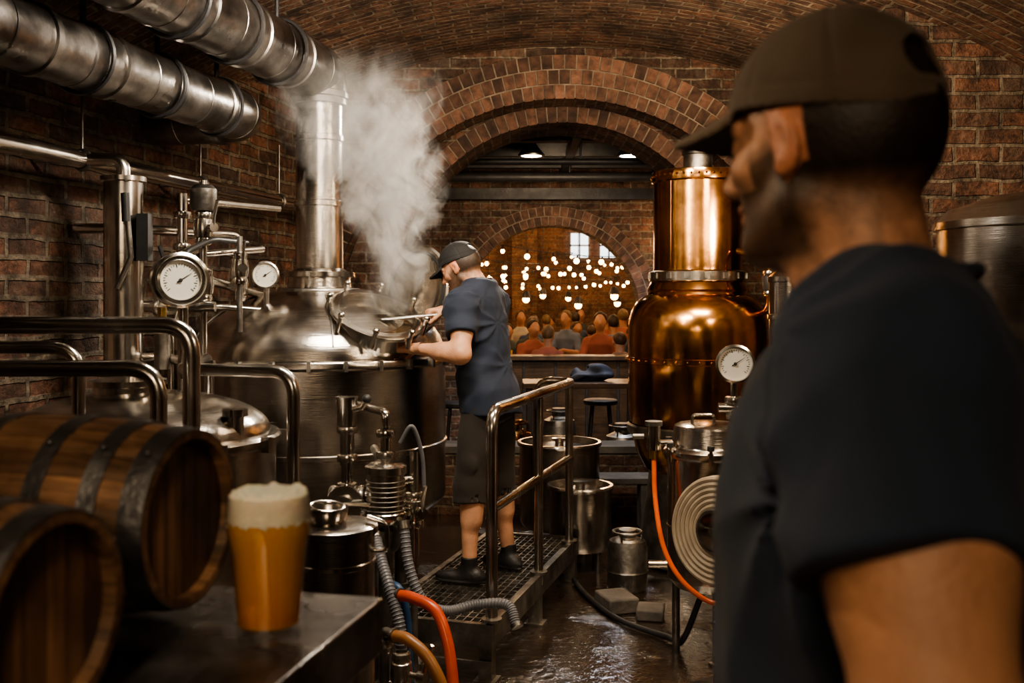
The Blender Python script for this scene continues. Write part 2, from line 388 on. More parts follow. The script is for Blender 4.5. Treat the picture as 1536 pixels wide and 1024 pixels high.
def archwall(name, y0, y1, cx, R, cz, xmin, xmax, zmax, mat, rings=3, bw=.075, rt=.11):
    b = MB(); n = 40
    def A(i): t = pi-pi*i/n; return cx+R*math.cos(t), cz+R*math.sin(t)
    for yy, fl in ((y0, 0), (y1, 1)):
        def q(pts):
            V = [(p[0], yy, p[1]) for p in pts]; f = (0, 1, 2, 3) if not fl else (3, 2, 1, 0)
            u = [(p[0], p[1]) for p in pts]; u = u if not fl else u[::-1]
            b.add(V, [f], mat, False, .5, [u])
        q([(xmin, 0), (cx-R, 0), (cx-R, zmax), (xmin, zmax)]); q([(cx+R, 0), (xmax, 0), (xmax, zmax), (cx+R, zmax)])
        for i in range(n):
            a = A(i); c = A(i+1); q([a, c, (c[0], zmax), (a[0], zmax)])
    pts = [(cx-R, 0), (cx-R, cz)]+[A(i) for i in range(1, n)]+[(cx+R, cz), (cx+R, 0)]; L = 0
    for i in range(len(pts)-1):
        p, r = pts[i], pts[i+1]; l = math.hypot(p[0]-r[0], p[1]-r[1])
        b.add([(p[0], y0, p[1]), (p[0], y1, p[1]), (r[0], y1, r[1]), (r[0], y0, r[1])], [(0, 1, 2, 3)], mat, True, .5, [[(y0, L), (y1, L), (y1, L+l), (y0, L+l)]]); L += l
    nv = int(pi*R/bw)
    for k in range(rings):
        r0 = R-.012+k*rt; r1 = r0+rt-.012
        for i in range(nv):
            t0 = pi*(i+.07+.5*(k % 2))/nv; t1 = pi*(i+.93+.5*(k % 2))/nv
            if t1 > pi: continue
            pr = .018+random.uniform(-.008, .008)
            V = []
            for yy in (y0-pr, y0+.02):
                for (r, t) in ((r0, t0), (r1, t0), (r1, t1), (r0, t1)): V.append((cx+r*math.cos(t), yy, cz+r*math.sin(t)))
            b.add(V, [(0, 3, 2, 1)[::-1], (4, 5, 6, 7), (0, 1, 5, 4), (1, 2, 6, 5), (2, 3, 7, 6), (3, 0, 4, 7)], VOUS, False, random.random())
    n2 = 60; r0 = R-.004; r1 = R+rings*rt-.02; V = []; F = []
    for i in range(n2+1):
        t = pi*i/n2; V += [(cx+r0*math.cos(t), y0-.006, cz+r0*math.sin(t)), (cx+r1*math.cos(t), y0-.006, cz+r1*math.sin(t))]
        if i < n2: F.append((2*i, 2*i+1, 2*i+3, 2*i+2))
    b.add(V, F, MORTAR, False)
    return b.obj(name, sharp=.5)
archwall('wall_arch_brick', 7.3, 7.66, .385, 1.72, 1.41, -1.75, 2.8, 3.7, ENDB, 3)
archwall('wall_arch_brick_inner', 7.66, 8.35, .385, 1.27, 1.75, -1.75, 2.8, 3.7, ENDB, 1, .075, .14)
archwall('wall_arch_bar', 11.0, 11.45, .44, .98, 1.5, -3.0, 4.2, 3.4, ENDB, 2)
# floor
m, nt, bs = nodes('wet_floor'); L = nt.links
tc = nn(nt, 'ShaderNodeTexCoord'); n1 = nn(nt, 'ShaderNodeTexNoise', Scale=1.3, Detail=8.0, Roughness=.65); L.new(tc.outputs['Object'], n1.inputs['Vector'])
cr = nn(nt, 'ShaderNodeValToRGB'); cr.color_ramp.elements[0].position = .35; cr.color_ramp.elements[0].color = (.010, .008, .006, 1); cr.color_ramp.elements[1].position = .68; cr.color_ramp.elements[1].color = (.055, .038, .027, 1)
L.new(n1.outputs['Fac'], cr.inputs[0]); L.new(cr.outputs[0], bs.inputs['Base Color'])
n2 = nn(nt, 'ShaderNodeTexNoise', Scale=2.2, Detail=5.0); L.new(tc.outputs['Object'], n2.inputs['Vector'])
mr = nn(nt, 'ShaderNodeMapRange'); mr.inputs[1].default_value = .50; mr.inputs[2].default_value = .62; mr.inputs[3].default_value = 0; mr.inputs[4].default_value = 1
L.new(n2.outputs['Fac'], mr.inputs[0])
rg = nn(nt, 'ShaderNodeMapRange'); rg.inputs[3].default_value = .06; rg.inputs[4].default_value = .30; L.new(mr.outputs[0], rg.inputs[0]); L.new(rg.outputs[0], bs.inputs['Roughness'])
n3 = nn(nt, 'ShaderNodeTexNoise', Scale=24.0, Detail=5.0, Roughness=.55); L.new(tc.outputs['Object'], n3.inputs['Vector'])
sg_ = nn(nt, 'ShaderNodeMapRange'); sg_.inputs[3].default_value = .22; sg_.inputs[4].default_value = .8; L.new(mr.outputs[0], sg_.inputs[0])
bp = nn(nt, 'ShaderNodeBump', Distance=.02); L.new(n3.outputs['Fac'], bp.inputs['Height']); L.new(sg_.outputs[0], bp.inputs['Strength']); L.new(bp.outputs[0], bs.inputs['Normal'])
bs.inputs['Specular IOR Level'].default_value = 1.; bs.inputs['Coat Weight'].default_value = 1.; bs.inputs['Coat Roughness'].default_value = .05; bs.inputs['Coat IOR'].default_value = 1.8
L.new(bp.outputs[0], bs.inputs['Coat Normal'])
FLOORM = m
b = MB(); b.add([(-4.5, -1.6, 0), (5.5, -1.6, 0), (5.5, 20.2, 0), (-4.5, 20.2, 0)], [(0, 1, 2, 3)], FLOORM, False); b.obj('floor')
b = MB()
def bface(P, l, h, mat):
    b.add(P, [(0, 1, 2, 3)], mat, False, .5, [[(0, 0), (l, 0), (l, h), (0, h)]])
PIERB = BRICK('brick_pier', (.26, .12, .074), (.11, .06, .042), (.26, .21, .155), .25, .092, .012, .9, .65, .5)
x0, x1, y0, y1 = 1.98, 2.75, 5.3, 6.0
bface([(x0, y0, 0), (x1, y0, 0), (x1, y0, 3.5), (x0, y0, 3.5)], x1-x0, 3.5, PIERB)
bface([(x0, y1, 0), (x0, y0, 0), (x0, y0, 3.5), (x0, y1, 3.5)], y1-y0, 3.5, PIERB)
bface([(x1, y1, 0), (x0, y1, 0), (x0, y1, 3.5), (x1, y1, 3.5)], x1-x0, 3.5, PIERB)
b.obj('wall_pier_brick')
# middle room
DCEIL = M('dark_ceiling', (.03, .027, .026), .7, 0, .3, 3, .2, 10)
quadwall('wall_middle_left', (-1.6, 11.0), (-1.6, 8.35), 0, 3.4, ENDB)
quadwall('wall_middle_right', (2.75, 8.35), (2.75, 11.0), 0, 3.4, ENDB)
b = MB(); b.box((.6, 9.7, 3.25), (4.6, 2.8, .1), DCEIL)
b.obj('ceiling_middle_room')
b = MB()
for yy in (8.8, 9.7, 10.55): b.box((.575, yy, 3.12), (4.34, .12, .16), DARKM)
b.box((.575, 10.85, 2.80), (4.34, .1, .12), DARKM)
for xx in (-.5, .55, 1.6): b.box((xx, 9.7, 3.05), (.07, 2.5, .08), DARKM)
b.obj('trim_steel_ceiling_beams')
b = MB(); b.tube([(-1.59, 10.4, 2.93), (2.74, 10.4, 2.93)], .05, DARKM); b.tube([(-1.59, 8.75, 2.86), (2.74, 8.75, 2.86)], .03, DARKM)
for xx in (-1.2, .6, 2.4): b.tube([(xx, 10.4, 2.93), (xx, 10.4, 3.2)], .012, DARKM); b.tube([(xx, 8.75, 2.86), (xx, 8.75, 3.04)], .01, DARKM)
b.obj('ceiling_service_pipes')
# bar hall
HWALL = BRICK('brick_hall', (.27, .125, .075), (.14, .07, .045), (.22, .17, .12), .22, .08, .01, .6, .5, .3)
quadwall('wall_hall_back', (-4.5, 20.2), (5.5, 20.2), 0, 4.6, HWALL)
quadwall('wall_hall_left', (-4.5, 11.4), (-4.5, 20.2), 0, 4.6, HWALL)
quadwall('wall_hall_right', (5.5, 20.2), (5.5, 11.4), 0, 4.6, HWALL)
b = MB(); b.box((.5, 15.8, 4.6), (10.2, 9., .1), DCEIL); b.obj('ceiling_hall')
WIN = EM('window_daylight', (.75, .88, 1.), 2.6)
for i, xx in enumerate((1.36, 1.95)):
    b = MB(); b.box((xx, 20.17, 2.75), (.38, .03, .5), WIN)
    for dx in (-.19, 0, .19): b.box((xx+dx, 20.14, 2.75), (.03, .05, .52), TWOOD)
    for dz in (-.26, 0, .26): b.box((xx, 20.14, 2.75+dz), (.41, .05, .03), TWOOD)
    b.obj('window_%d' % (i+1))
b = MB()
for xx in (.25, 3.2):
    for (p, q) in (((xx-.25, 19.85), (xx+.25, 19.85)), ((xx-.25, 20.19), (xx-.25, 19.85)), ((xx+.25, 19.85), (xx+.25, 20.19))):
        l = .5; b.add([(p[0], p[1], 0), (q[0], q[1], 0), (q[0], q[1], 4.55), (p[0], p[1], 4.55)], [(0, 1, 2, 3)], HWALL, False, .5, [[(0, 0), (l, 0), (l, 4.55), (0, 4.55)]])
b.obj('wall_hall_pillars')

# ------------------------------------------------------------------ lights helper
def light(name, kind, loc, power, col, size=.2, aim=None, spot=None, blend=.6, sy=None):
    l = bpy.data.lights.new(name, kind); l.energy = power; l.color = col
    if kind == 'AREA':
        l.size = size
        if sy: l.shape = 'RECTANGLE'; l.size_y = sy
    else: l.shadow_soft_size = size
    if spot: l.spot_size = math.radians(spot); l.spot_blend = blend
    o = bpy.data.objects.new(name, l); COL.objects.link(o); o.location = loc
    if aim is not None: o.rotation_euler = (Vector(aim)-Vector(loc)).to_track_quat('-Z', 'Y').to_euler()
    return o
WARM = (1, .74, .48); WARM2 = (1, .62, .33); NEUT = (1, .87, .71)
light('kettle_fill_light', 'AREA', (-.35, 3.6, 2.98), 74, NEUT, .9, (-.75, 5.1, 1.2), sy=.16)  # off-frame area light added for broad highlights on the kettle steel
light('still_fill_light', 'AREA', (.95, 4.3, 3.05), 56, WARM, .8, (1.2, 6.3, 1.2), sy=.14)  # added area light above the frame, brightens the copper still
light('wall_fill_light', 'SPOT', (-1.5, 3.2, 2.9), 230, WARM, .1, (-1.95, 5.0, 1.7), 95, 1.)  # unseen spot added to wash the left brick wall
light('front_fill_light', 'SPOT', (-.30, .05, 2.45), 58, WARM, .10, (-.36, 1.35, 1.3), 66, .8)  # fill spot added above the camera for beer and barrel heads
light('man_fill_light', 'SPOT', (-.2, -.7, 2.65), 27, WARM, .12, (.35, .95, 1.5), 80, .7)  # added spot behind the camera, lights the man's shoulder and arm
light('side_fill_light', 'SPOT', (-1.0, 1.75, 2.35), 34, WARM, .10, (.35, 1.0, 1.75), 60, .8)  # off-frame spot added at left to light the man's face
light('rear_fill_light', 'AREA', (-.6, -1.2, 2.45), 12, WARM, 1.8, (-.6, 4, 1.0), sy=.4)  # soft fill added behind the camera to lift everything facing it
light('right_fill_light', 'AREA', (1.9, 2.6, 2.75), 26, WARM, .7, (1.0, 5.0, 1.0), sy=.2)  # added fill out of view for the equipment on the right
light('vault_fill_light', 'SPOT', (1.75, 5.0, 2.2), 120, WARM, .1, (.1, 6.8, 3.4), 115, 1.)  # unseen spot without fixture, added to brighten the vault bricks
light('vault_fill_light_left', 'SPOT', (-.6, 3.5, 2.6), 60, WARM, .1, (.1, 6.8, 3.3), 115, 1.)  # second added spot aimed up at the vault, no fixture
light('steam_backlight', 'SPOT', (.1, 6.6, 2.95), 320, NEUT, .08, (-.65, 5.0, 1.95), 55, .6)
light('downlight_room_a', 'SPOT', (.18, 9.5, 3.0), 110, NEUT, .08, (.18, 9.5, 0), 130, .6)
light('downlight_room_b', 'SPOT', (1.1, 9.5, 3.0), 180, (.85, .9, 1.), .08, (1.1, 9.5, 0), 130, .6)
light('arch_wash_light', 'SPOT', (.4, 8.75, 2.7), 110, WARM, .1, (.44, 11.0, 2.1), 110, .8)  # bare spot added to brighten the bar arch wall
light('floor_glint_light', 'POINT', (1.72, 10.8, 2.3), 26, WARM2, .05)  # point light added out of sight behind the still, with the sconce below
light('aisle_light', 'SPOT', (.75, 6.9, 2.75), 120, WARM, .06, (.55, 5.0, 0), 60, .8)
for i, (x, y, z) in enumerate([(-.6, 13, 2.7), (1.9, 13, 2.8), (.3, 15.5, 2.9), (2.3, 16, 2.8), (-1, 18, 2.8), (1.6, 18.2, 3.0)]):
    light('hall_lamp_light', 'POINT', (x, y, z), 66, (1, .60, .30), .1)
LE = EM('downlight_emitter', (1, .85, .65), 14); LE2 = EM('downlight_emitter_cool', (.85, .9, 1), 60)
def downlight(x, y, z, em):
    b = MB(); b.lathe([(.0, .0), (.095, .0)], (x, y, z-.001), (0, 0, -1), em, 24); b.lathe([(.095, 0), (.12, -.005), (.125, .01), (.06, .09), (.03, .14), (.02, .2)], (x, y, z), (0, 0, 1), STEELD, 24)
    b.obj('ceiling_downlight')
downlight(.18, 9.3, 2.99, LE); downlight(1.1, 9.3, 2.99, LE2)
BULB = EM('string_bulb', (1, .50, .17), 24)
b = MB(); b.box((1.70, 10.965, 2.25), (.08, .04, .2), DARKM); b.tube(fillet([(1.70, 10.95, 2.2), (1.70, 10.78, 2.2), (1.70, 10.78, 2.28)], .05), .01, DARKM, 8)  # sconce invented behind the still so its bulb glints in the wet floor
b.sph((1.70, 10.78, 2.33), .055, BULB, 16, 10); b.lathe([(.03, -.06), (.05, -.055), (.05, -.04), (.03, -.03)], (1.70, 10.78, 2.33), (0, 0, 1), DARKM, 16); b.obj('added_glint_sconce')
def added_pendant(x, y, z):  # made-up pendant shade, out of frame, dressing an added fill spot
    b = MB(); b.lathe([(.13, 0), (.12, .05), (.05, .1), (.025, .14), (.02, .16)], (x, y, z), (0, 0, 1), DARKM, 24); b.lathe([(.128, .002), (.118, .05), (.048, .095)], (x, y, z), (0, 0, 1), DIAL, 24); b.tube([(x, y, z+.15), (x, y, vz(x)-.005)], .005, BLACK)
    b.obj('added_pendant_housing')
for p in ((-1.5, 3.2, 2.92), (-.30, .05, 2.47), (-.2, -.7, 2.67), (-1.0, 1.75, 2.37)): added_pendant(*p)
def added_linear(x, y, z, l):  # made-up housing, out of frame, hung over an added area light
    b = MB(); b.box((x, y, z+.09), (l, .14, .05), DARKM)
    for s in (-1, 1): b.tube([(x+s*l*.4, y, z+.11), (x+s*l*.4, y, vz(x+s*l*.4)-.005)], .005, BLACK, 6)
    b.obj('added_linear_housing')
added_linear(-.35, 3.6, 3.02, 1.0); added_linear(.95, 4.3, 3.09, .9); added_linear(-.6, -1.2, 2.6, 1.8); added_linear(1.9, 2.6, 2.79, .7)

# ------------------------------------------------------------------ gauge / valve parts
def gauge(b, c, face, r, mat=STEELP):
    c = Vector(c); x, y, a = basis(face)
    b.lathe([(0, -.035), (r*.9, -.035), (r, -.028), (r*1.04, .0), (r*1.04, .012), (r*.92, .016), (r*.88, .008), (r*.88, .003)], c, face, mat, 40)
    b.lathe([(r*.9, .003), (0, .0035)], c, face, DIAL, 32)
    for i in range(28):
        t = math.radians(-220+260*i/27)*-1; rr = r*.76; l = r*(.16 if i % 3 == 0 else .08)
        d = x*math.cos(t)+y*math.sin(t); q = a.cross(d); p0 = c+d*(rr-l)+a*.005; p1 = c+d*rr+a*.005; w = q*r*.014
        b.add([p0-w, p1-w, p1+w, p0+w], [(0, 1, 2, 3)], BLACK, False)
    d = (x*.75+y*.5).normalized(); q = a.cross(d); p0 = c-d*r*.2+a*.007; p1 = c+d*r*.62+a*.007; w = q*r*.035
    b.add([p0-w, p1-w*.2, p1+w*.2, p0+w], [(0, 1, 2, 3)], BLACK, False)
    b.lathe([(r*.09, .004), (r*.09, .01), (0, .011)], c, face, BLACK, 12)
def clampf(b, c, axis, r, mat=STEELP):
    b.lathe([(r, -.018), (r*1.5, -.014), (r*1.6, -.004), (r*1.6, .004), (r*1.5, .014), (r, .018)], c, axis, mat, 20)
def valve(b, c, axis, r=.025, lever=(0, 0, 1), mat=STEELP, lmat=None):
    c = Vector(c); a = Vector(axis).normalized(); l = Vector(lever).normalized()
    b.lathe([(r, -.06), (r*1.1, -.05), (r*1.7, -.04), (r*1.9, 0), (r*1.7, .04), (r*1.1, .05), (r, .06)], c, a, mat, 20)
    clampf(b, c-a*.06, a, r); clampf(b, c+a*.06, a, r)
    b.cyl(c, c+l*.08, r*.55, mat, 12); b.cyl(c+l*.07, c+l*.1, r*.9, mat, 12)
    b.tube([c+l*.09, c+l*.10+a*.05, c+l*.13+a*.12], r*.35, lmat or mat, 8)

# ------------------------------------------------------------------ main brew kettle
KX, KY = -1.04, 5.4
b = MB()
prof = [(0, .40), (.3, .43), (.6, .52), (.675, .60), (.68, .62), (.68, .88), (.688, .885), (.688, .905), (.68, .91), (.68, 1.31), (.70, 1.315), (.715, 1.325), (.715, 1.345), (.71, 1.355), (.675, 1.36)]
for i in range(1, 15):
    t = i/14*1.36; prof.append((.675*math.cos(t), 1.36+.36*math.sin(t)))
b.lathe(prof, (KX, KY, 0), (0, 0, 1), STEEL, 96)
b.lathe([(.22, 1.66), (.21, 1.71), (.17, 1.72), (.165, 1.77), (.19, 1.775), (.19, 1.80), (.15, 1.805), (.128, 1.82), (.126, 2.15), (.134, 2.155), (.134, 2.18), (.126, 2.185), (.126, 2.50), (.134, 2.505), (.134, 2.53), (.126, 2.535), (.126, 2.72)], (KX, KY, 0), (0, 0, 1), STEEL, 48)
for i in range(4):
    t = pi/4+i*pi/2; x, y = KX+.56*math.cos(t), KY+.56*math.sin(t)
    b.cyl((x, y, .0), (x, y, .58), .035, STEELD); b.cyl((x, y, 0), (x, y, .02), .06, STEELD)
for i in range(26):
    t = 2*pi*i/26; c = Vector((KX+.715*math.cos(t), KY+.715*math.sin(t), 1.335)); b.box(c, (.03, .018, .05), STEELD, t)
for t in (2.6, 3.7, 5.0):
    pts = []
    for i in range(2, 12):
        u = i/14*1.36; pts.append((KX+(.68*math.cos(u))*math.cos(t), KY+.68*math.cos(u)*math.sin(t), 1.362+.36*math.sin(u)))
    b.tube(pts, .004, STEELD, 6)
mc = Vector((-.69, 4.99, 1.52)); mn = Vector((.30, -.42, .86)).normalized()
b.lathe([(.20, -.16), (.20, .045), (.225, .05), (.24, .058), (.24, .075), (.225, .082), (.195, .082), (.19, .07), (.19, -.02)], mc, mn, STEELP, 56)
b.lathe([(.192, .02), (0, .022)], mc, mn, M('hot_wort', (.05, .03, .015), .15, 0, .3, 20, .3, 30), 40)
x, y, a = basis(mn)
for i in range(8):
    t = i*pi/4+.3; d = x*math.cos(t)+y*math.sin(t); p = mc+d*.245+mn*.06
    b.cyl(p-mn*.04, p+mn*.045, .012, STEELP, 10); b.sph(p+mn*.05, .017, STEELP, 10, 6)
lc = Vector((-.50, 5.30, 1.70)); ln = Vector((-.66, -.74, .12)).normalized()
b.lathe([(0, -.055), (.10, -.05), (.18, -.03), (.225, -.005), (.24, 0), (.245, .012), (.235, .02), (.215, .015), (.2, .0), (.1, -.035), (0, -.04)], lc, ln, STEELP, 56)
b.torus(lc+ln*.01, ln, .205, .009, BLACK, 48)
b.tube(fillet([lc-ln*.05+Vector((0, 0, -.1)), lc-ln*.13+Vector((0, 0, -.12)), lc-ln*.13+Vector((0, 0, .12)), lc-ln*.05+Vector((0, 0, .1))], .03), .009, STEELP, 8)
b.tube([mc+Vector((.14, .15, .02)), lc+Vector((.02, .02, -.20)), lc+Vector((.03, .03, -.10))], .016, STEELD, 10)
b.tube([mc+Vector((.05, .18, .04)), lc+Vector((-.06, .04, -.20)), lc+Vector((-.05, .07, -.08))], .016, STEELD, 10)
gc = Vector((-1.228, 4.98, 1.775)); b.cyl(gc+Vector((0, .02, -.19)), gc+Vector((0, .02, -.05)), .014, STEELP); gauge(b, gc, (.15, -1, 0), .066)
b.torus((KX, KY, 1.70), (0, 0, 1), .215, .012, STEELD)
b.tube(fillet([(-1.23, 4.98, 1.60), (-1.45, 4.9, 1.62), (-1.62, 4.75, 1.62), (-1.62, 4.75, 1.2)], .06), .016, STEELP)
b.obj('brew_kettle')
b = MB(); p0 = Vector((-.70, 4.985, 1.545)); p1 = Vector((-.28, 5.09, 1.585))
b.tube([p0+Vector((0, 0, .0)), p1], .011, STEELP, 10); b.sph(p1, .016, STEELP); b.box(p0+(p1-p0)*.1, (.12, .05, .008), STEELP, .25)
b.obj('mash_paddle')

# ------------------------------------------------------------------ ducts
du = Vector((-.230, -.973, 0))
def bandduct(name, pts, r, step, hang):
    b = MB(); P = [Vector(p) for p in pts]; b.tube(P, r, GALV, 32)
    d = 0; nxt = .05; q_ = 0
    for i in range(len(P)-1):
        seg = (P[i+1]-P[i]); l = seg.length; dr = seg.normalized()
        while nxt < d+l:
            c = P[i]+dr*(nxt-d)
            if q_ % 2 == 0: b.lathe([(r, -.02), (r+.009, -.014), (r+.009, .014), (r, .02)], c, dr, GALV, 32)
            else: b.lathe([(r, -.006), (r+.003, -.003), (r+.003, .003), (r, .006)], c, dr, GALV, 32)
            q_ += 1; nxt += step/2
        d += l
    for c in hang:
        c = Vector(c); b.torus(c, du, r+.012, .010, DARKM, 32, 6); b.tube([c+Vector((0, 0, r)), (c.x, c.y, vz(c.x)-.005)], .012, DARKM, 8)
    return b.obj(name)
s0 = Vector((KX, KY, 2.87))
bandduct('ventilation_duct', fillet([(KX, KY, 2.70), s0, s0+du*3.5, s0+du*3.5+Vector((.55, 0, .42))], .2), .148, .46, [s0+du*.5, s0+du*.95, s0+du*1.4, s0+du*2.5])
e0 = Vector((-1.36, 5.13, 2.585))
bandduct('ventilation_duct', fillet([e0+Vector((-.973, .23, 0))*.62, e0, e0+du*4.5], .16), .125, .42, [e0+du*.3, e0+du*.8, e0+du*1.3, e0+du*2.6])

# ------------------------------------------------------------------ wall pipework
b = MB()
wp = lambda y, off, z: Vector((lwx(y)+off, y, z))
b.tube([wp(1.5, .22, 2.26), wp(6.9, .22, 2.26)], .038, STEELP, 16)
for y in (3.2, 4.35, 5.3, 6.2):
    c = wp(y, .22, 2.26); b.torus(c, (.23, .97, 0), .043, .008, STEELD, 20); b.tube([c, wp(y, .01, 2.26)], .012, STEELD); b.tube([c, c+Vector((0, 0, .35))], .006, STEELD)
b.lathe([(.082, .0), (.082, 2.16), (.095, 2.165), (.095, 2.185), (.0, 2.19)], (-1.69, 4.35, 0), (0, 0, 1), STEELP, 32)
b.lathe([(.082, 1.32), (.1, 1.325), (.1, 1.36), (.082, 1.365)], (-1.69, 4.35, 0), (0, 0, 1), STEELD, 32)
b.tube(fillet([wp(4.35, .22, 2.26), (-1.69, 4.35, 2.26), (-1.69, 4.35, 2.15)], .05), .03, STEELP)
b.tube(fillet([(-1.75, 4.6, 1.98), (-1.45, 5.0, 1.98), (-1.38, 5.05, 1.98), (-1.38, 5.05, 1.5)], .06), .022, STEELP)
b.tube(fillet([wp(4.6, .02, 1.98), (-1.8, 4.6, 1.98), (-1.8, 4.6, 1.2)], .05), .024, STEELP)
b.tube([(-1.62, 4.55, 1.80), (-1.25, 5.35, 1.66)], .024, STEELP)
b.tube([(-1.70, 4.55, 1.62), (-1.35, 4.55, 1.62)], .024, STEELP)
b.tube([(-1.42, 4.6, 2.2), (-1.42, 4.6, 1.35)], .018, STEELP)
b.tube([(-1.55, 4.7, 2.15), (-1.55, 4.7, 1.3)], .026, STEELP)
b.tube([(-1.28, 4.7, 1.95), (-1.28, 4.7, 1.5)], .014, STEELD)
b.tube(fillet([(-1.55, 4.7, 2.12), (-1.42, 4.85, 2.12), (-1.20, 5.15, 2.12)], .04), .02, STEELP)
b.tube(fillet([(-1.70, 4.5, 1.52), (-1.52, 4.5, 1.52), (-1.46, 4.62, 1.86), (-1.22, 4.9, 1.90)], .05), .017, STEELP)
b.tube(fillet([(-1.46, 4.45, 1.30), (-1.46, 4.45, 1.86), (-1.38, 4.6, 1.93), (-1.30, 4.9, 1.93)], .05), .013, BLACK)
valve(b, (-1.8, 4.6, 1.72), (0, 0, 1), .026, (.6, -.8, 0)); valve(b, (-1.55, 4.7, 1.78), (0, 0, 1), .03, (-.5, -.8, 0), lmat=BLACK)
valve(b, (-1.42, 4.6, 1.98), (0, 0, 1), .024, (.7, -.7, 0)); valve(b, (-1.55, 4.55, 1.62), (1, 0, 0), .028, (0, -.3, 1)); valve(b, (-1.38, 5.05, 1.72), (0, 0, 1), .026, (0, -1, 0))
valve(b, (-1.42, 4.6, 1.72), (0, 0, 1), .026, (-.6, -.8, 0)); valve(b, (-1.28, 4.7, 1.80), (0, 0, 1), .022, (.4, -.9, 0))
for z in (2.05, 1.9, 1.5): clampf(b, (-1.55, 4.7, z), (0, 0, 1), .028)
b.tube([(-1.66, 4.2, 1.70), (-1.60, 4.2, 1.83), (-1.62, 4.2, 2.05)], .012, STEELD); b.cyl((-1.62, 4.2, 1.98), (-1.625, 4.2, 2.1), .018, BLACK)
b.box((-1.58, 4.3, 1.92), (.05, .06, .2), BLACK); b.lathe([(0, 0), (.05, 0), (.06, .02), (.06, .10), (.04, .12), (0, .12)], (-1.42, 4.6, 2.06), (0, 0, 1), STEELD, 24)
b.cyl((-1.335, 4.06, 1.63), (-1.335, 4.06, 1.5), .02, STEELP); b.cyl((-1.335, 4.06, 1.5), (-1.335, 4.06, 1.45), .034, STEELP)
gauge(b, (-1.333, 4.02, 1.73), (.55, -1, .02), .088)
b.lathe([(.09, -.05), (.112, -.04), (.112, .02), (.10, .026), (.092, .014)], (-1.333, 4.02, 1.73), (.55, -1, .02), STEELP, 40)
b.tube(fillet([(-1.335, 4.06, 1.46), (-1.335, 4.06, 1.40), (-1.5, 4.35, 1.40), (-1.62, 4.4, 1.40)], .04), .02, STEELP)
b.cyl((-1.47, 4.2, 1.56), (-1.47, 4.2, 1.36), .032, STEELD); b.cyl((-1.47, 4.2, 1.62), (-1.47, 4.2, 1.56), .018, BRASS)
b.tube([(-1.8, 4.6, 1.25), (-1.8, 4.6, 0)], .022, STEELP); b.tube([(-1.55, 4.7, 1.35), (-1.55, 4.7, 0)], .024, STEELP)
for k in range(5):
    b.tube([(-1.75+.03*k, 4.5-.03*k, 1.30), (-1.75+.03*k, 4.5-.03*k, 1.05-.03*k), (-1.5, 4.45, 1.0)], .008, STEELD if k % 2 else BLACK, 8)
b.obj('pipe_manifold')

# ------------------------------------------------------------------ low fermenter left
b = MB(); TX, TY = -1.38, 3.72; prof = [(0, .3), (.3, .33), (.47, .42), (.49, .48), (.49, 1.11), (.505, 1.115), (.51, 1.125), (.51, 1.145), (.50, 1.155), (.47, 1.16)]
for i in range(1, 13): t = i/12*pi/2; prof.append((.47*math.cos(t), 1.16+.155*math.sin(t)))
b.lathe(prof, (TX, TY, 0), (0, 0, 1), STEEL, 80)
b.lathe([(.12, 1.29), (.12, 1.33), (.14, 1.335), (.14, 1.355), (.05, 1.365), (.03, 1.37), (.03, 1.41), (0, 1.415)], (TX-.05, TY, 0), (0, 0, 1), STEELP, 32)
for i in range(14):
    t = 2*pi*i/14+.2; c = (TX+.515*math.cos(t), TY+.515*math.sin(t), 1.13); b.box(c, (.03, .03, .055), STEELP, t)
c = Vector((TX+.40, TY-.18, 1.22)); b.cyl(c-Vector((0, 0, .05)), c+Vector((0, 0, .02)), .03, STEELP); b.cyl(c+Vector((0, 0, .02)), c+Vector((0, 0, .045)), .045, STEELP)
for i in range(3):
    t = i*2*pi/3+.5; b.cyl((TX+.4*math.cos(t), TY+.4*math.sin(t), 0), (TX+.4*math.cos(t), TY+.4*math.sin(t), .45), .03, STEELD)
b.obj('fermentation_tank')

# ------------------------------------------------------------------ guard railings left
b = MB()
def rail(pts, r=.0225): b.tube(fillet(pts, .09, 8), r, STEELP, 16)
rail([(-2.25, 2.98, 1.575), (-.955, 2.98, 1.575), (-.955, 2.98, 0)], .026)
rail([(-2.25, 2.86, 1.455), (-1.01, 2.86, 1.455), (-1.01, 2.86, 0)], .024)
rail([(-2.25, 3.08, 1.505), (-1.335, 3.08, 1.505), (-1.335, 3.08, 0)], .02)
rail([(-1.32, 4.35, 0), (-1.32, 4.35, 1.40), (-1.20, 3.62, 1.40), (-.765, 3.5, 1.40), (-.765, 3.5, 0)], .023)
b.tube([(-2.2, 2.98, .6), (-.955, 2.98, .6)], .018, STEELP)
for (x, y) in ((-.955, 2.98), (-1.01, 2.86), (-1.335, 3.08), (-.765, 3.5), (-2.2, 2.98)): b.cyl((x, y, 0), (x, y, .012), .05, STEELD)
b.tube([(-2.2, 2.98, 1.575), (-2.2, 2.98, 0)], .024, STEELP)
b.obj('guard_railing')

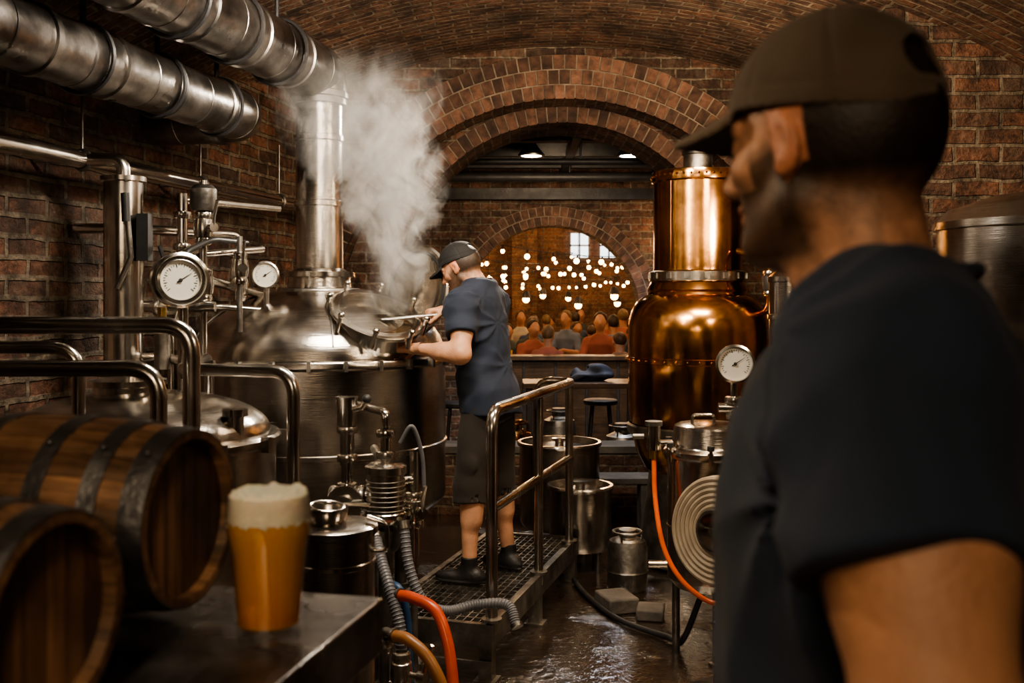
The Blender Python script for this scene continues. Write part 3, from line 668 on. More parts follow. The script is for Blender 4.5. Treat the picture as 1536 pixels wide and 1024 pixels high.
# ------------------------------------------------------------------ work platform
PA = math.atan2(-.284, .959)
N = Vector((-.086, 4.286, 0)); pu = Vector((.959, -.284, 0)); pv = Vector((.284, .959, 0))
def PP(u, v, z): return N+pu*u+pv*v+Vector((0, 0, z))
b = MB(); W_, Ln = .56, 1.68; R3 = Matrix.Rotation(PA, 3, 'Z')
def pbox(u0, u1, v0, v1, z0, z1, mat): b.box(PP((u0+u1)/2, (v0+v1)/2, (z0+z1)/2), (abs(u1-u0), abs(v1-v0), z1-z0), mat, R3)
pbox(-W_, 0, 0, .03, .15, .256, STEELD); pbox(-W_, 0, Ln-.03, Ln, .15, .256, STEELD); pbox(-.03, 0, 0, Ln, .15, .256, STEELD); pbox(-W_, -W_+.03, 0, Ln, .15, .256, STEELD)
for i in range(27): v = .04+i*(Ln-.07)/26; pbox(-W_+.02, -.02, v-.003, v+.003, .225, .25, STEELD)
for i in range(14): u = -W_+.04+i*(W_-.08)/13; pbox(u-.003, u+.003, .02, Ln-.02, .228, .248, STEELD)
for (u, v) in ((-.035, .04), (-W_+.035, .04), (-.035, Ln-.04), (-W_+.035, Ln-.04), (-.035, Ln/2)):
    pbox(u-.03, u+.03, v-.03, v+.03, 0, .2, STEELD); pbox(u-.05, u+.05, v-.05, v+.05, 0, .012, STEELD)
pbox(-W_, 0, -.015, 0, .06, .10, STEELD)
hr = 1.17
b.tube(fillet([PP(-.02, .06, .2), PP(-.02, .06, hr), PP(-.02, Ln-.05, hr), PP(-.25, Ln-.0, hr), PP(-.25, Ln, .2)], .10, 8), .0265, STEELP, 18)
b.tube([PP(-.02, .06, .74), PP(-.02, Ln-.12, .74)], .022, STEELP, 14)
for v in (.85, Ln-.15): b.tube([PP(-.02, v, .2), PP(-.02, v, hr)], .023, STEELP, 14)
for v in (.06, .85, Ln-.15): b.cyl(PP(-.02, v, .256), PP(-.02, v, .268), .045, STEELD)
b.obj('work_platform')

# ------------------------------------------------------------------ copper still
CX_, CY_ = 1.17, 6.3
b = MB()
b.lathe([(0, .52), (.22, .54), (.33, .60), (.385, .70), (.42, .86), (.437, 1.0), (.437, 1.26), (.446, 1.265), (.446, 1.295), (.437, 1.30), (.437, 1.46), (.432, 1.525), (.415, 1.585), (.385, 1.635), (.345, 1.67), (.315, 1.685), (.308, 1.70), (.316, 1.715), (.305, 1.74), (.29, 1.77)], (CX_, CY_, 0), (0, 0, 1), COPPER, 80)
b.lathe([(.29, 1.765), (.305, 1.77), (.305, 1.825), (.29, 1.83), (.28, 1.835)], (CX_, CY_, 0), (0, 0, 1), STEELP, 64)
b.lathe([(.28, 1.83), (.277, 1.86), (.277, 2.38), (.287, 2.39), (.29, 2.42), (.287, 2.45), (.27, 2.455), (.24, 2.45), (.15, 2.47), (.09, 2.48)], (CX_, CY_, 0), (0, 0, 1), COPPER, 64)
b.lathe([(.09, 2.47), (.09, 2.56), (.1, 2.565), (.1, 2.59), (.07, 2.60), (0, 2.605)], (CX_, CY_, 0), (0, 0, 1), STEELD, 32)
b.lathe([(.425, .82), (.440, .82), (.444, .87), (.43, .88)], (CX_, CY_, 0), (0, 0, 1), STEELD, 64)
b.lathe([(.30, .02), (.36, .02), (.36, .06), (.30, .62), (.26, .60)], (CX_, CY_, 0), (0, 0, 1), STEELD, 48)
for i in range(40):
    t = 2*pi*i/40
    for z, r in ((1.28, .447), (2.42, .291)): b.sph((CX_+r*math.cos(t), CY_+r*math.sin(t), z), .008, COPPER, 6, 4)
for i in range(16):
    t = 2*pi*i/16; b.box((CX_+.306*math.cos(t), CY_+.306*math.sin(t), 1.80), (.012, .03, .035), STEELD, t)
b.tube([(CX_-.20, CY_-.19, 1.86), (CX_-.20, CY_-.19, 2.40)], .004, COPPER, 6)
b.tube(fillet([(CX_+.30, CY_-.2, 1.55), (CX_+.36, CY_-.35, 1.6), (CX_+.36, CY_-.35, 1.9), (CX_+.2, CY_-.22, 1.95)], .05), .02, COPPER)
valve(b, (CX_+.36, CY_-.35, 1.75), (0, 0, 1), .025, (0, -1, 0), DARKM)
b.tube(fillet([(CX_-.15, CY_-.25, .62), (CX_-.15, CY_-.45, .5), (CX_-.15, CY_-.5, .12), (CX_-.38, CY_-.5, .12)], .06), .025, STEELP)
b.obj('copper_still')
b = MB(); b.lathe([(0, 0), (.12, 0), (.12, .02), (.105, .03), (.105, 1.74), (.112, 1.745), (.112, 1.77), (.08, 1.80), (.03, 1.83), (.03, 1.9), (0, 1.9)], (1.43, 5.15, 0), (0, 0, 1), STEEL, 40)
for z in (.5, 1.1, 1.55): b.lathe([(.105, z), (.113, z+.004), (.113, z+.026), (.105, z+.03)], (1.43, 5.15, 0), (0, 0, 1), STEELP, 40)
b.obj('steel_column_tank')
# stainless pot with gauge
b = MB(); QX, QY = .90, 4.6
b.lathe([(0, .33), (.15, .34), (.182, .38), (.184, .41), (.184, .93), (.195, .935), (.2, .945), (.2, .965), (.19, .975), (.165, .98), (.16, .99), (.155, 1.06), (.15, 1.075), (.13, 1.085), (0, 1.095)], (QX, QY, 0), (0, 0, 1), STEEL, 64)
b.lathe([(.184, .6), (.188, .604), (.188, .62), (.184, .624)], (QX, QY, 0), (0, 0, 1), STEELP, 64)
for i in range(6):
    t = i*pi/3+.4; d = Vector((math.cos(t), math.sin(t), 0)); c = Vector((QX, QY, .96))+d*.2; b.cyl(c-Vector((0, 0, .04)), c+Vector((0, 0, .03)), .008, STEELP, 8); b.cyl(c+Vector((0, 0, .025)), c+Vector((0, 0, .045)), .016, BLACK, 10)
b.tube(fillet([(QX-.08, QY-.05, 1.085), (QX-.08, QY-.05, 1.13), (QX+.02, QY-.05, 1.13), (QX+.02, QY-.05, 1.085)], .02), .007, STEELP, 8)
for i in range(3):
    t = i*2*pi/3+.6; b.cyl((QX+.15*math.cos(t), QY+.15*math.sin(t), 0), (QX+.15*math.cos(t), QY+.15*math.sin(t), .40), .018, STEELD)
b.cyl((QX+.10, QY-.09, 1.06), (QX+.10, QY-.09, 1.30), .016, STEELP); clampf(b, (QX+.10, QY-.09, 1.13), (0, 0, 1), .022); clampf(b, (QX+.10, QY-.09, 1.2), (0, 0, 1), .026)
b.cyl((QX+.03, QY-.09, 1.165), (QX+.2, QY-.09, 1.165), .022, STEELP); b.cyl((QX+.2, QY-.09, 1.165), (QX+.23, QY-.09, 1.165), .035, STEELP)
gauge(b, (QX+.10, QY-.12, 1.365), (-.12, -1, 0), .084)
b.obj('pressure_pot')
ORANGE = M('orange_hose', (.70, .12, .02), .35, 0, .15, 10); REDH = M('red_hose', (.50, .07, .02), .35, 0, .15, 10); BROWNH = M('brown_hose', (.28, .12, .04), .4, 0, .15, 10)
GREYH = M('grey_hose', (.11, .11, .12), .45, 0, .2, 10); BLUEH = M('blue_hose', (.02, .06, .14), .4, 0, .2, 10); BEIGE = M('beige_hose', (.33, .26, .18), .55, 0, .2, 10)
b = MB(); b.cyl((.645, 4.55, .97), (.645, 4.55, 1.08), .032, STEELP); b.cyl((.645, 4.55, 1.08), (.645, 4.55, 1.1), .04, STEELD); b.cyl((.645, 4.55, .93), (.645, 4.55, .97), .02, BRASS)
b.tube([(.60, 4.55, 1.03), (.55, 4.55, 1.03)], .012, STEELD); b.tube([(.66, 4.55, 1.0), (.73, 4.57, 1.0)], .014, STEELP)
b.obj('hose_tap')
b = MB(); b.tube(smooth([(.645, 4.55, .94), (.645, 4.5, .75), (.67, 4.42, .56), (.74, 4.35, .43), (.86, 4.3, .35), (.95, 4.25, .39), (1.0, 4.25, .50), (1.05, 4.3, .62)]), .011, ORANGE, 10); b.obj('orange_hose')
b = MB(); rc = Vector((.86, 4.12, .70)); ra = Vector((-.72, -.69, .10)).normalized()
x, y, a = basis(ra)
for k in range(6):
    R_ = .10+.022*k
    for lay in range(3): b.torus(rc+ra*(-.03+.03*lay), ra, R_+(.003 if lay % 2 else 0), .0135, BEIGE, 48, 8)
b.lathe([(.085, -.055), (.09, -.05), (.09, .05), (.085, .055), (.075, .055), (.075, -.055), (.085, -.055)], rc, ra, STEELD, 32)
for t in range(4):
    d = x*math.cos(t*pi/2)+y*math.sin(t*pi/2); b.tube([rc, rc+d*.08], .008, STEELD, 8)
b.tube([rc-ra*.09, rc+ra*.07], .014, STEELD)
b.tube(fillet([rc-ra*.09, rc-ra*.11, Vector((rc.x-ra.x*.11, rc.y-ra.y*.11, 0))], .03), .016, STEELD)
bs_ = Vector((rc.x-ra.x*.11, rc.y-ra.y*.11, .012)); b.box(bs_, (.3, .3, .024), STEELD, .6)
b.obj('hose_reel')
b = MB()
for (x, y, h) in ((.80, 3.88, .42), (.90, 3.88, .5)): b.cyl((x, y, 0), (x, y, h), .02, STEELP); b.cyl((x, y, 0), (x, y, .015), .045, STEELD); clampf(b, (x, y, h*.55), (0, 0, 1), .024)
b.tube(fillet([(.80, 3.88, .42), (.80, 3.88, .46), (.90, 3.88, .46)], .02), .02, STEELP); valve(b, (.90, 3.88, .3), (0, 0, 1), .024, (-1, -.4, 0), lmat=BLUEH)
b.tube(smooth([(.9, 3.88, .5), (.95, 3.84, .62), (1.02, 3.88, .5), (1.05, 3.9, .2), (1.1, 4.0, .02)]), .015, BLUEH)
b.obj('floor_valve_stand')
b = MB(); b.lathe([(0, .3), (.35, .34), (.42, .45), (.42, 1.95), (.435, 1.955), (.435, 1.985), (.42, 1.99), (.38, 2.04), (.2, 2.10), (.06, 2.12), (.06, 2.18), (0, 2.18)], (2.28, 4.3, 0), (0, 0, 1), STEEL, 64)
for i in range(3):
    t = i*2*pi/3+.3; b.cyl((2.28+.33*math.cos(t), 4.3+.33*math.sin(t), 0), (2.28+.33*math.cos(t), 4.3+.33*math.sin(t), .45), .03, STEELD)
b.obj('conditioning_tank')

# ------------------------------------------------------------------ pump skid & valves by kettle
b = MB(); 
b.cyl((-.70, 4.25, .0), (-.70, 4.25, .95), .025, STEELP); b.cyl((-.70, 4.25, .95), (-.70, 4.25, 1.12), .03, STEELP)
b.cyl((-.70, 4.25, 1.12), (-.70, 4.25, 1.23), .042, STEELP); b.cyl((-.70, 4.25, 1.23), (-.70, 4.25, 1.24), .048, STEELP)
b.tube([(-.70, 4.25, 1.18), (-.63, 4.2, 1.2), (-.61, 4.2, 1.23)], .014, STEELP); b.sph((-.61, 4.2, 1.235), .02, BLACK)
for z in (.98, 1.1, .86, .80): clampf(b, (-.70, 4.25, z), (0, 0, 1), .028)
valve(b, (-.70, 4.25, .80), (1, 0, 0), .04, (0, -1, 0))
b.lathe([(0, 0), (.06, 0), (.075, .02), (.075, .05), (.0, .05)], (-.70, 4.22, .80), (0, -1, 0), STEELP, 28)
b.tube(fillet([(-.64, 4.25, .82), (-.52, 4.25, .82), (-.52, 4.25, .9)], .03), .02, STEELP)
b.lathe([(0, 0), (.075, 0), (.085, .015), (.085, .04), (.08, .045), (.08, .20), (.088, .205), (.088, .235), (.06, .25), (0, .25)], (-.53, 4.2, .72), (0, 0, 1), STEELP, 36)
for i in range(7): b.torus((-.53, 4.2, .775+i*.02), (0, 0, 1), .081, .003, STEELD, 36, 6)
b.cyl((-.53, 4.2, .97), (-.53, 4.2, 1.12), .022, STEELP); clampf(b, (-.53, 4.2, 1.0), (0, 0, 1), .026); clampf(b, (-.53, 4.2, 1.09), (0, 0, 1), .026)
b.cyl((-.53, 4.2, 0), (-.53, 4.2, .72), .03, STEELD); b.lathe([(0, 0), (.08, 0), (.08, .02), (.03, .06)], (-.53, 4.2, 0), (0, 0, 1), STEELD, 24)
b.lathe([(0, 0), (.05, 0), (.06, .02), (.06, .09), (.04, .1), (0, .1)], (-.53, 4.2, .60), (0, 0, 1), STEELD, 24)
b.tube(fillet([(-.53, 4.2, 1.12), (-.53, 4.2, 1.18), (-.60, 4.3, 1.18), (-.70, 4.5, 1.18)], .03), .018, STEELP)
b.tube(smooth([(-.47, 4.2, 1.05), (-.42, 4.2, 1.12), (-.38, 4.22, 1.0), (-.37, 4.22, .85)]), .009, GREYH)
b.tube([(-.42, 4.3, 1.0), (-.42, 4.3, .5)], .02, STEELP); valve(b, (-.42, 4.3, .75), (0, 0, 1), .026, (.5, -1, 0)); b.tube([(-.42, 4.3, 0), (-.42, 4.3, .5)], .016, STEELD)
b.tube([(-.53, 4.25, .88), (-.42, 4.3, .88)], .018, STEELP)
b.obj('transfer_pump')
def hose(name, pts, r, mat, rib=False, end=None):
    b = MB(); P = smooth(pts, 10); b.tube(P, r, mat, 12)
    if rib:
        for i in range(0, len(P)-1, 1):
            b.lathe([(r, -.004), (r*1.12, 0), (r, .004)], P[i], (P[min(i+1, len(P)-1)]-P[i]), mat, 12)
    for e, o in ((P[0], P[1]), (P[-1], P[-2])): b.cyl(o, e+(e-o)*.8, r*1.25, STEELD, 12)
    return b.obj(name)
hose('grey_ribbed_hose', [(-.45, 4.15, .72), (-.42, 4.1, .55), (-.36, 4.08, .42), (-.27, 4.15, .36), (-.15, 4.22, .365), (-.02, 4.2, .37), (.02, 4.15, .30)], .021, GREYH, True)
hose('grey_ribbed_hose', [(-.56, 4.1, .68), (-.52, 4.0, .6), (-.47, 3.9, .50), (-.43, 3.85, .38), (-.43, 3.85, .2), (-.43, 3.85, .04)], .022, GREYH, True)
hose('red_hose', [(-.44, 3.9, .50), (-.38, 3.86, .50), (-.29, 3.8, .47), (-.24, 3.75, .36), (-.215, 3.7, .20), (-.20, 3.65, .02)], .022, REDH)
hose('brown_hose', [(-.42, 3.55, .46), (-.36, 3.5, .46), (-.28, 3.45, .40), (-.22, 3.42, .26), (-.20, 3.4, .02)], .021, BROWNH)
hose('blue_hose', [(-.50, 4.0, .52), (-.44, 3.95, .50), (-.41, 3.95, .35), (-.40, 3.95, .03)], .016, BLUEH)
b = MB(); 
for (x, y, h) in ((-.46, 3.6, .42), (-.40, 3.62, .36)): b.cyl((x, y, 0), (x, y, h), .018, STEELD); clampf(b, (x, y, h*.6), (0, 0, 1), .022); clampf(b, (x, y, h), (0, 0, 1), .022)
b.tube(fillet([(-.46, 3.6, .42), (-.46, 3.6, .46), (-.42, 3.55, .46)], .02), .018, STEELD); valve(b, (-.40, 3.62, .3), (0, 0, 1), .022, (1, -.5, 0))
b.obj('hose_manifold')
b = MB(); SX, SY = -.535, 3.0
b.lathe([(0, .1), (.115, .11), (.122, .14), (.122, .95), (.132, .955), (.132, .975), (.122, .98), (.10, .985), (.0, .99)], (SX, SY, 0), (0, 0, 1), STEEL, 48)
b.lathe([(.122, .86), (.126, .863), (.126, .875), (.122, .878)], (SX, SY, 0), (0, 0, 1), STEELP, 48)
b.torus((SX-.02, SY, 1.03), (.1, -.1, 1), .05, .006, STEELP); b.lathe([(.05, .985), (.06, 1.0), (.065, 1.03)], (SX-.02, SY, 0), (0, 0, 1), STEELP, 24)
for i in range(3): t = i*2*pi/3+.7; b.cyl((SX+.1*math.cos(t), SY+.1*math.sin(t), 0), (SX+.1*math.cos(t), SY+.1*math.sin(t), .14), .014, STEELD)
b.tube(fillet([(SX+.12, SY, .9), (SX+.16, SY, .9), (SX+.16, SY, .98), (SX+.10, SY, 1.0)], .02), .008, STEELP)
b.obj('yeast_pot')

# ------------------------------------------------------------------ worktable, barrels, beer
TZ = 1.212; TA = math.radians(-13); tu = Vector((math.cos(TA), math.sin(TA), 0)); tv = Vector((-math.sin(TA), math.cos(TA), 0)); TC = Vector((-.19, 1.475, 0))
def TP(u, v, z): return TC+tu*u+tv*v+Vector((0, 0, z))
RT = Matrix.Rotation(TA, 3, 'Z'); b = MB()
b.box(TP(-.55, -.42, TZ-.012), (1.1, .84, .024), TABLEM, RT); b.box(TP(-.008, -.42, TZ-.045), (.016, .84, .07), TABLEM, RT); b.box(TP(-.55, -.008, TZ-.045), (1.1, .016, .07), TABLEM, RT); b.box(TP(-.55, -.832, TZ-.045), (1.1, .016, .07), TABLEM, RT)
for (u, v) in ((-.05, -.05), (-1.05, -.05), (-.05, -.79), (-1.05, -.79)): b.box(TP(u, v, (TZ-.02)/2), (.045, .045, TZ-.02), STEELD, RT)
b.box(TP(-.55, -.42, .35), (1.0, .76, .02), TABLEM, RT)
b.obj('steel_worktable', bevel=.003)
BHEAD = WOOD('barrel_head_oak', (.035, .019, .011), (.21, .11, .057), .5, (60, 60, 3))
def barrel(name, headpt, rb, rh, length):
    b = MB(); ns = 22; sub = 5; nl = 22
    def rad(t): return rh+(rb-rh)*(1-(2*t-1)**2)
    for s_ in range(ns):
        V = []; F = []
        for i in range(nl+1):
            t = i/nl; r = rad(t)
            for j in range(sub+1):
                a = 2*pi*(s_+j/sub)/ns; g = .0022 if j in (0, sub) else 0
                V.append((-t*length, (r-g)*math.cos(a), (r-g)*math.sin(a)))
        for i in range(nl):
            for j in range(sub): q = i*(sub+1)+j; F.append((q, q+sub+1, q+sub+2, q+1)[::-1])
        b.add(V, F, BWOOD, True, random.random())
        for (X0, sg) in ((0, 1), (-length, -1)):
            V = []; F = []
            for j in range(sub+1):
                a = 2*pi*(s_+j/sub)/ns; c, s2 = math.cos(a), math.sin(a)
                V += [(X0, rh*c-.0*c, rh*s2), (X0, (rh-.011)*c, (rh-.011)*s2), (X0-sg*.018, (rh-.012)*c, (rh-.012)*s2)]
            for j in range(sub): q = j*3; F += [(q, q+1, q+4, q+3), (q+1, q+2, q+5, q+4)]
            b.add(V, F, BWOOD, False, random.random())
    for X0, sg in ((-.016, 1), (-length+.016, -1)):
        npk = 6; R_ = rh-.012
        for k in range(npk):
            y0 = -R_+2*R_*k/npk+.0006; y1 = -R_+2*R_*(k+1)/npk-.0006; V = []; F = []; n = 8
            for i in range(n+1):
                yy = y0+(y1-y0)*i/n; h = math.sqrt(max(R_*R_-yy*yy, 1e-8)); V += [(X0, yy, -h), (X0, yy, h)]
            for i in range(n): F.append((2*i, 2*i+2, 2*i+3, 2*i+1))
            b.add(V, F, BHEAD, False, random.random())
        b.lathe([(0, 0), (R_+.004, 0)], (X0-sg*.004, 0, 0), (sg, 0, 0), BLACK, 32)
    for t0, t1 in ((.0, .075), (.15, .21), (.335, .395), (.605, .665), (.79, .85), (.925, 1.)):
        pr = [(rad(t0)+.0005, t0*length)]+[(rad(t0+(t1-t0)*i/4)+.0028, (t0+(t1-t0)*i/4)*length) for i in range(5)]+[(rad(t1)+.0005, t1*length)]
        b.lathe(pr, (0, 0, 0), (-1, 0, 0), IRON, 64)
        for w in (-.008, .008): a = 2.2; rr = rad((t0+t1)/2)+.003; b.sph((-(t0+t1)/2*length, rr*math.cos(a)+w, rr*math.sin(a)), .0035, IRON, 8, 4)
    o = b.obj(name, sharp=.8)
    o.location = headpt; o.rotation_euler = (0, 0, TA); return o
barrel('wooden_barrel', TP(-.223, -.150, TZ+.138), .136, .119, .43)
barrel('wooden_barrel', TP(-.150, -.520, TZ+.120), .118, .104, .38)
gl, nt, bs = nodes('clear_glass'); L = nt.links
tr = nn(nt, 'ShaderNodeBsdfTransparent'); tr.inputs[0].default_value = (.95, .95, .94, 1); gs = nn(nt, 'ShaderNodeBsdfGlossy', Roughness=.03); lw = nn(nt, 'ShaderNodeLayerWeight', Blend=.5); mxs = nn(nt, 'ShaderNodeMixShader')
pw = nn(nt, 'ShaderNodeMath', operation='POWER'); pw.inputs[1].default_value = 3.; L.new(lw.outputs['Facing'], pw.inputs[0])
ma = nn(nt, 'ShaderNodeMath', operation='MULTIPLY_ADD'); ma.inputs[1].default_value = .6; ma.inputs[2].default_value = .07; L.new(pw.outputs[0], ma.inputs[0])
L.new(ma.outputs[0], mxs.inputs[0]); L.new(tr.outputs[0], mxs.inputs[1]); L.new(gs.outputs[0], mxs.inputs[2]); L.new(mxs.outputs[0], nt.nodes['Material Output'].inputs[0])
bm_, nt, bs = nodes('hazy_beer'); L = nt.links
tc = nn(nt, 'ShaderNodeTexCoord'); sx = nn(nt, 'ShaderNodeSeparateXYZ'); L.new(tc.outputs['Object'], sx.inputs[0])
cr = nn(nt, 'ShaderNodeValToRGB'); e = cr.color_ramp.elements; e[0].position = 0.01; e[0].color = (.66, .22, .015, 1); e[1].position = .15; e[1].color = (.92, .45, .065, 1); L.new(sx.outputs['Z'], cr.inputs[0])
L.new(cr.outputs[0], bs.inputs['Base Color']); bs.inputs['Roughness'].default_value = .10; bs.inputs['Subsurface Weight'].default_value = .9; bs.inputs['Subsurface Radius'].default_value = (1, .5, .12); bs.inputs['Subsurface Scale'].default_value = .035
bs.inputs['Transmission Weight'].default_value = .4; bs.inputs['IOR'].default_value = 1.33
FOAM = M('beer_foam', (.84, .77, .63), .75, 0, .08, 90, .5, 300, sss=.5)
b = MB()
gp = [(.0, .0), (.041, .0), (.0425, .004), (.042, .014), (.0425, .03), (.045, .08), (.0485, .115), (.0535, .138), (.0545, .150), (.0530, .172), (.052, .186)]
b.lathe(gp+[(.051, .1868), (.0505, .186), (.0515, .172), (.0528, .150), (.0518, .138), (.0468, .115), (.0432, .08), (.0405, .03), (.040, .020), (0, .018)], (0, 0, 0), (0, 0, 1), gl, 64)
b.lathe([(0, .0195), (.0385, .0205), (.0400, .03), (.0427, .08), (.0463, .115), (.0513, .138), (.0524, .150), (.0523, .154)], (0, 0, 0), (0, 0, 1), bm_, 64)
b.lathe([(.0524, .1535), (.0512, .172), (.0502, .184), (.048, .1875), (.04, .1905), (.02, .192), (0, .1915)], (0, 0, 0), (0, 0, 1), FOAM, 64)
for i in range(110): t = random.uniform(0, 6.3); r = .047*math.sqrt(random.random()); b.sph((r*math.cos(t), r*math.sin(t), .189), random.uniform(.0015, .0055), FOAM, 8, 5)
for i in range(60): t = random.uniform(0, 6.3); z = .1535-abs(random.gauss(0, .002)); b.sph((.0522*math.cos(t), .0522*math.sin(t), z), random.uniform(.0008, .0022), FOAM, 6, 4)
b.obj('beer_glass', loc=TP(-.083, -.200, TZ+.0005))

# ------------------------------------------------------------------ steam
st, nt, bs = nodes('steam_volume'); L = nt.links; nt.nodes.remove(bs)
pv_ = nn(nt, 'ShaderNodeVolumePrincipled'); pv_.inputs['Anisotropy'].default_value = .2; pv_.inputs['Color'].default_value = (1, .98, .95, 1)
L.new(pv_.outputs[0], nt.nodes['Material Output'].inputs['Volume'])
tc = nn(nt, 'ShaderNodeTexCoord'); sx = nn(nt, 'ShaderNodeSeparateXYZ'); L.new(tc.outputs['Object'], sx.inputs[0])
def mth(op, a, b_=None, c=None, clamp=False):
    n = nn(nt, 'ShaderNodeMath', operation=op); n.use_clamp = clamp
    for i, v in enumerate((a, b_, c)):
        if v is None: continue
        if isinstance(v, (int, float)): n.inputs[i].default_value = v
        else: L.new(v, n.inputs[i])
    return n.outputs[0]
X, Y, Z = sx.outputs[0], sx.outputs[1], sx.outputs[2]
cx = mth('ADD', mth('MULTIPLY', Z, -.06), mth('MULTIPLY', mth('SINE', mth('MULTIPLY', Z, 4.6)), .08))
w = mth('MULTIPLY_ADD', Z, .37, .13)
r2 = mth('ADD', mth('POWER', mth('DIVIDE', mth('ABSOLUTE', mth('SUBTRACT', X, cx)), w), 2.0), mth('POWER', mth('DIVIDE', mth('ABSOLUTE', Y), w), 2.0))
f = mth('SUBTRACT', 1.0, r2, None, True)
mp = nn(nt, 'ShaderNodeMapping'); mp.inputs['Scale'].default_value = (1, 1, .75); L.new(tc.outputs['Object'], mp.inputs[0])
nz = nn(nt, 'ShaderNodeTexNoise', Scale=5.2, Detail=7.0, Roughness=.6, Distortion=1.5); L.new(mp.outputs[0], nz.inputs['Vector'])
ed = mth('ADD', f, mth('MULTIPLY', mth('SUBTRACT', nz.outputs['Fac'], .60), 5.0))
mr = nn(nt, 'ShaderNodeMapRange'); mr.inputs[1].default_value = .0; mr.inputs[2].default_value = 1.4; L.new(ed, mr.inputs[0])
f2 = mth('MULTIPLY', mth('MULTIPLY', f, 2.2, None, True), mr.outputs[0])
fd = nn(nt, 'ShaderNodeMapRange'); fd.inputs[1].default_value = .45; fd.inputs[2].default_value = 1.28; fd.inputs[3].default_value = 1; fd.inputs[4].default_value = 0; L.new(Z, fd.inputs[0])
dn = mth('MULTIPLY', f2, mth('MULTIPLY', fd.outputs[0], 16.0))
L.new(dn, pv_.inputs['Density'])
b = MB(); b.lathe([(0, 0), (.20, 0), (.36, .4), (.52, .8), (.60, 1.1), (.64, 1.3), (0, 1.31)], (0, 0, 0), (0, 0, 1), st, 24); b.obj('steam_cloud', loc=(-.63, 4.98, 1.58))

# ------------------------------------------------------------------ people
SKIN = M('skin', (.52, .27, .155), .5, 0, .2, 16, .2, 140, sss=.1)
NAVY = M('navy_tshirt', (.011, .018, .036), .85, 0, .3, 5, .25, 400, sheen=.03)
NAVYF = M('navy_tshirt_faded', (.017, .028, .052), .85, 0, .35, 5, .3, 400, sheen=.05)
SHORTS = M('brown_shorts', (.026, .020, .015), .9, 0, .25, 6, .3, 300, sheen=.03)
CAPB = M('black_cap', (.009, .009, .010), .8, 0, .2, 10, .2, 300)
CAPT = M('taupe_cap', (.12, .088, .062), .85, 0, .25, 8, .4, 350, sheen=.1)
SHOE = M('black_shoe', (.014, .013, .013), .5, 0, .3, 10, .2, 60)
HEADM = VCOL('head_skin_hair', .5, .08)
def hand_geo(curl, tc_=.5, spread=.06):
    g = Grid((-.075, -.06, -.10), (.10, .215, .06), .0028)
    g.cap((0, -.05, 0), (0, .015, 0), .026, .024, .01); g.ell((0, .052, 0), (.043, .052, .0155), .02)
    for i, (x, l) in enumerate(((.031, .074), (.011, .082), (-.010, .076), (-.030, .060))):
        g.cap((x*.5, .02, .002), (x, .088-.004*abs(i-1), .002), .012, .0115, .012)
        p = np.array((x, .088-.004*abs(i-1), .001)); a = 0; sp = x/.03*spread; r = .0098 if i < 3 else .0085
        for j, fr_ in enumerate((.46, .30, .24)):
            a += curl[j]*(1+.08*i); d = np.array((math.sin(sp)*math.cos(a), math.cos(sp)*math.cos(a), -math.sin(a))); q = p+d*l*fr_
            g.cap(p, q, r, r*.92, .003 if j else .006); p = q; r *= .92
    a = tc_; g.cap((.018, .012, -.004), (.043, .042, -.012-.01*a), .0165, .0125, .014)
    g.cap((.043, .042, -.012-.01*a), (.054-.006*a, .070, -.018-.022*a), .0118, .0105, .005)
    g.cap((.054-.006*a, .070, -.018-.022*a), (.052-.016*a, .094, -.022-.036*a), .0105, .0088, .004)
    return g.mesh()
def frame(o, d, nrm, side):
    y = Vector(d).normalized(); z = Vector(nrm); z = (z-y*z.dot(y)).normalized(); x = y.cross(z)
    m = Matrix((x, y, z)).transposed().to_4x4(); m.translation = Vector(o)
    return m
def ik(sh, wr, hint, l1=.275, l2=.25):
    sh, wr, hint = Vector(sh), Vector(wr), Vector(hint); d = wr-sh; D = min(d.length, l1+l2-.005); u = d.normalized()
    a = (l1*l1-l2*l2+D*D)/(2*D); h = math.sqrt(max(l1*l1-a*a, 0)); v = hint-sh; v = (v-u*v.dot(u)).normalized()
    return sh+u*a+v*h
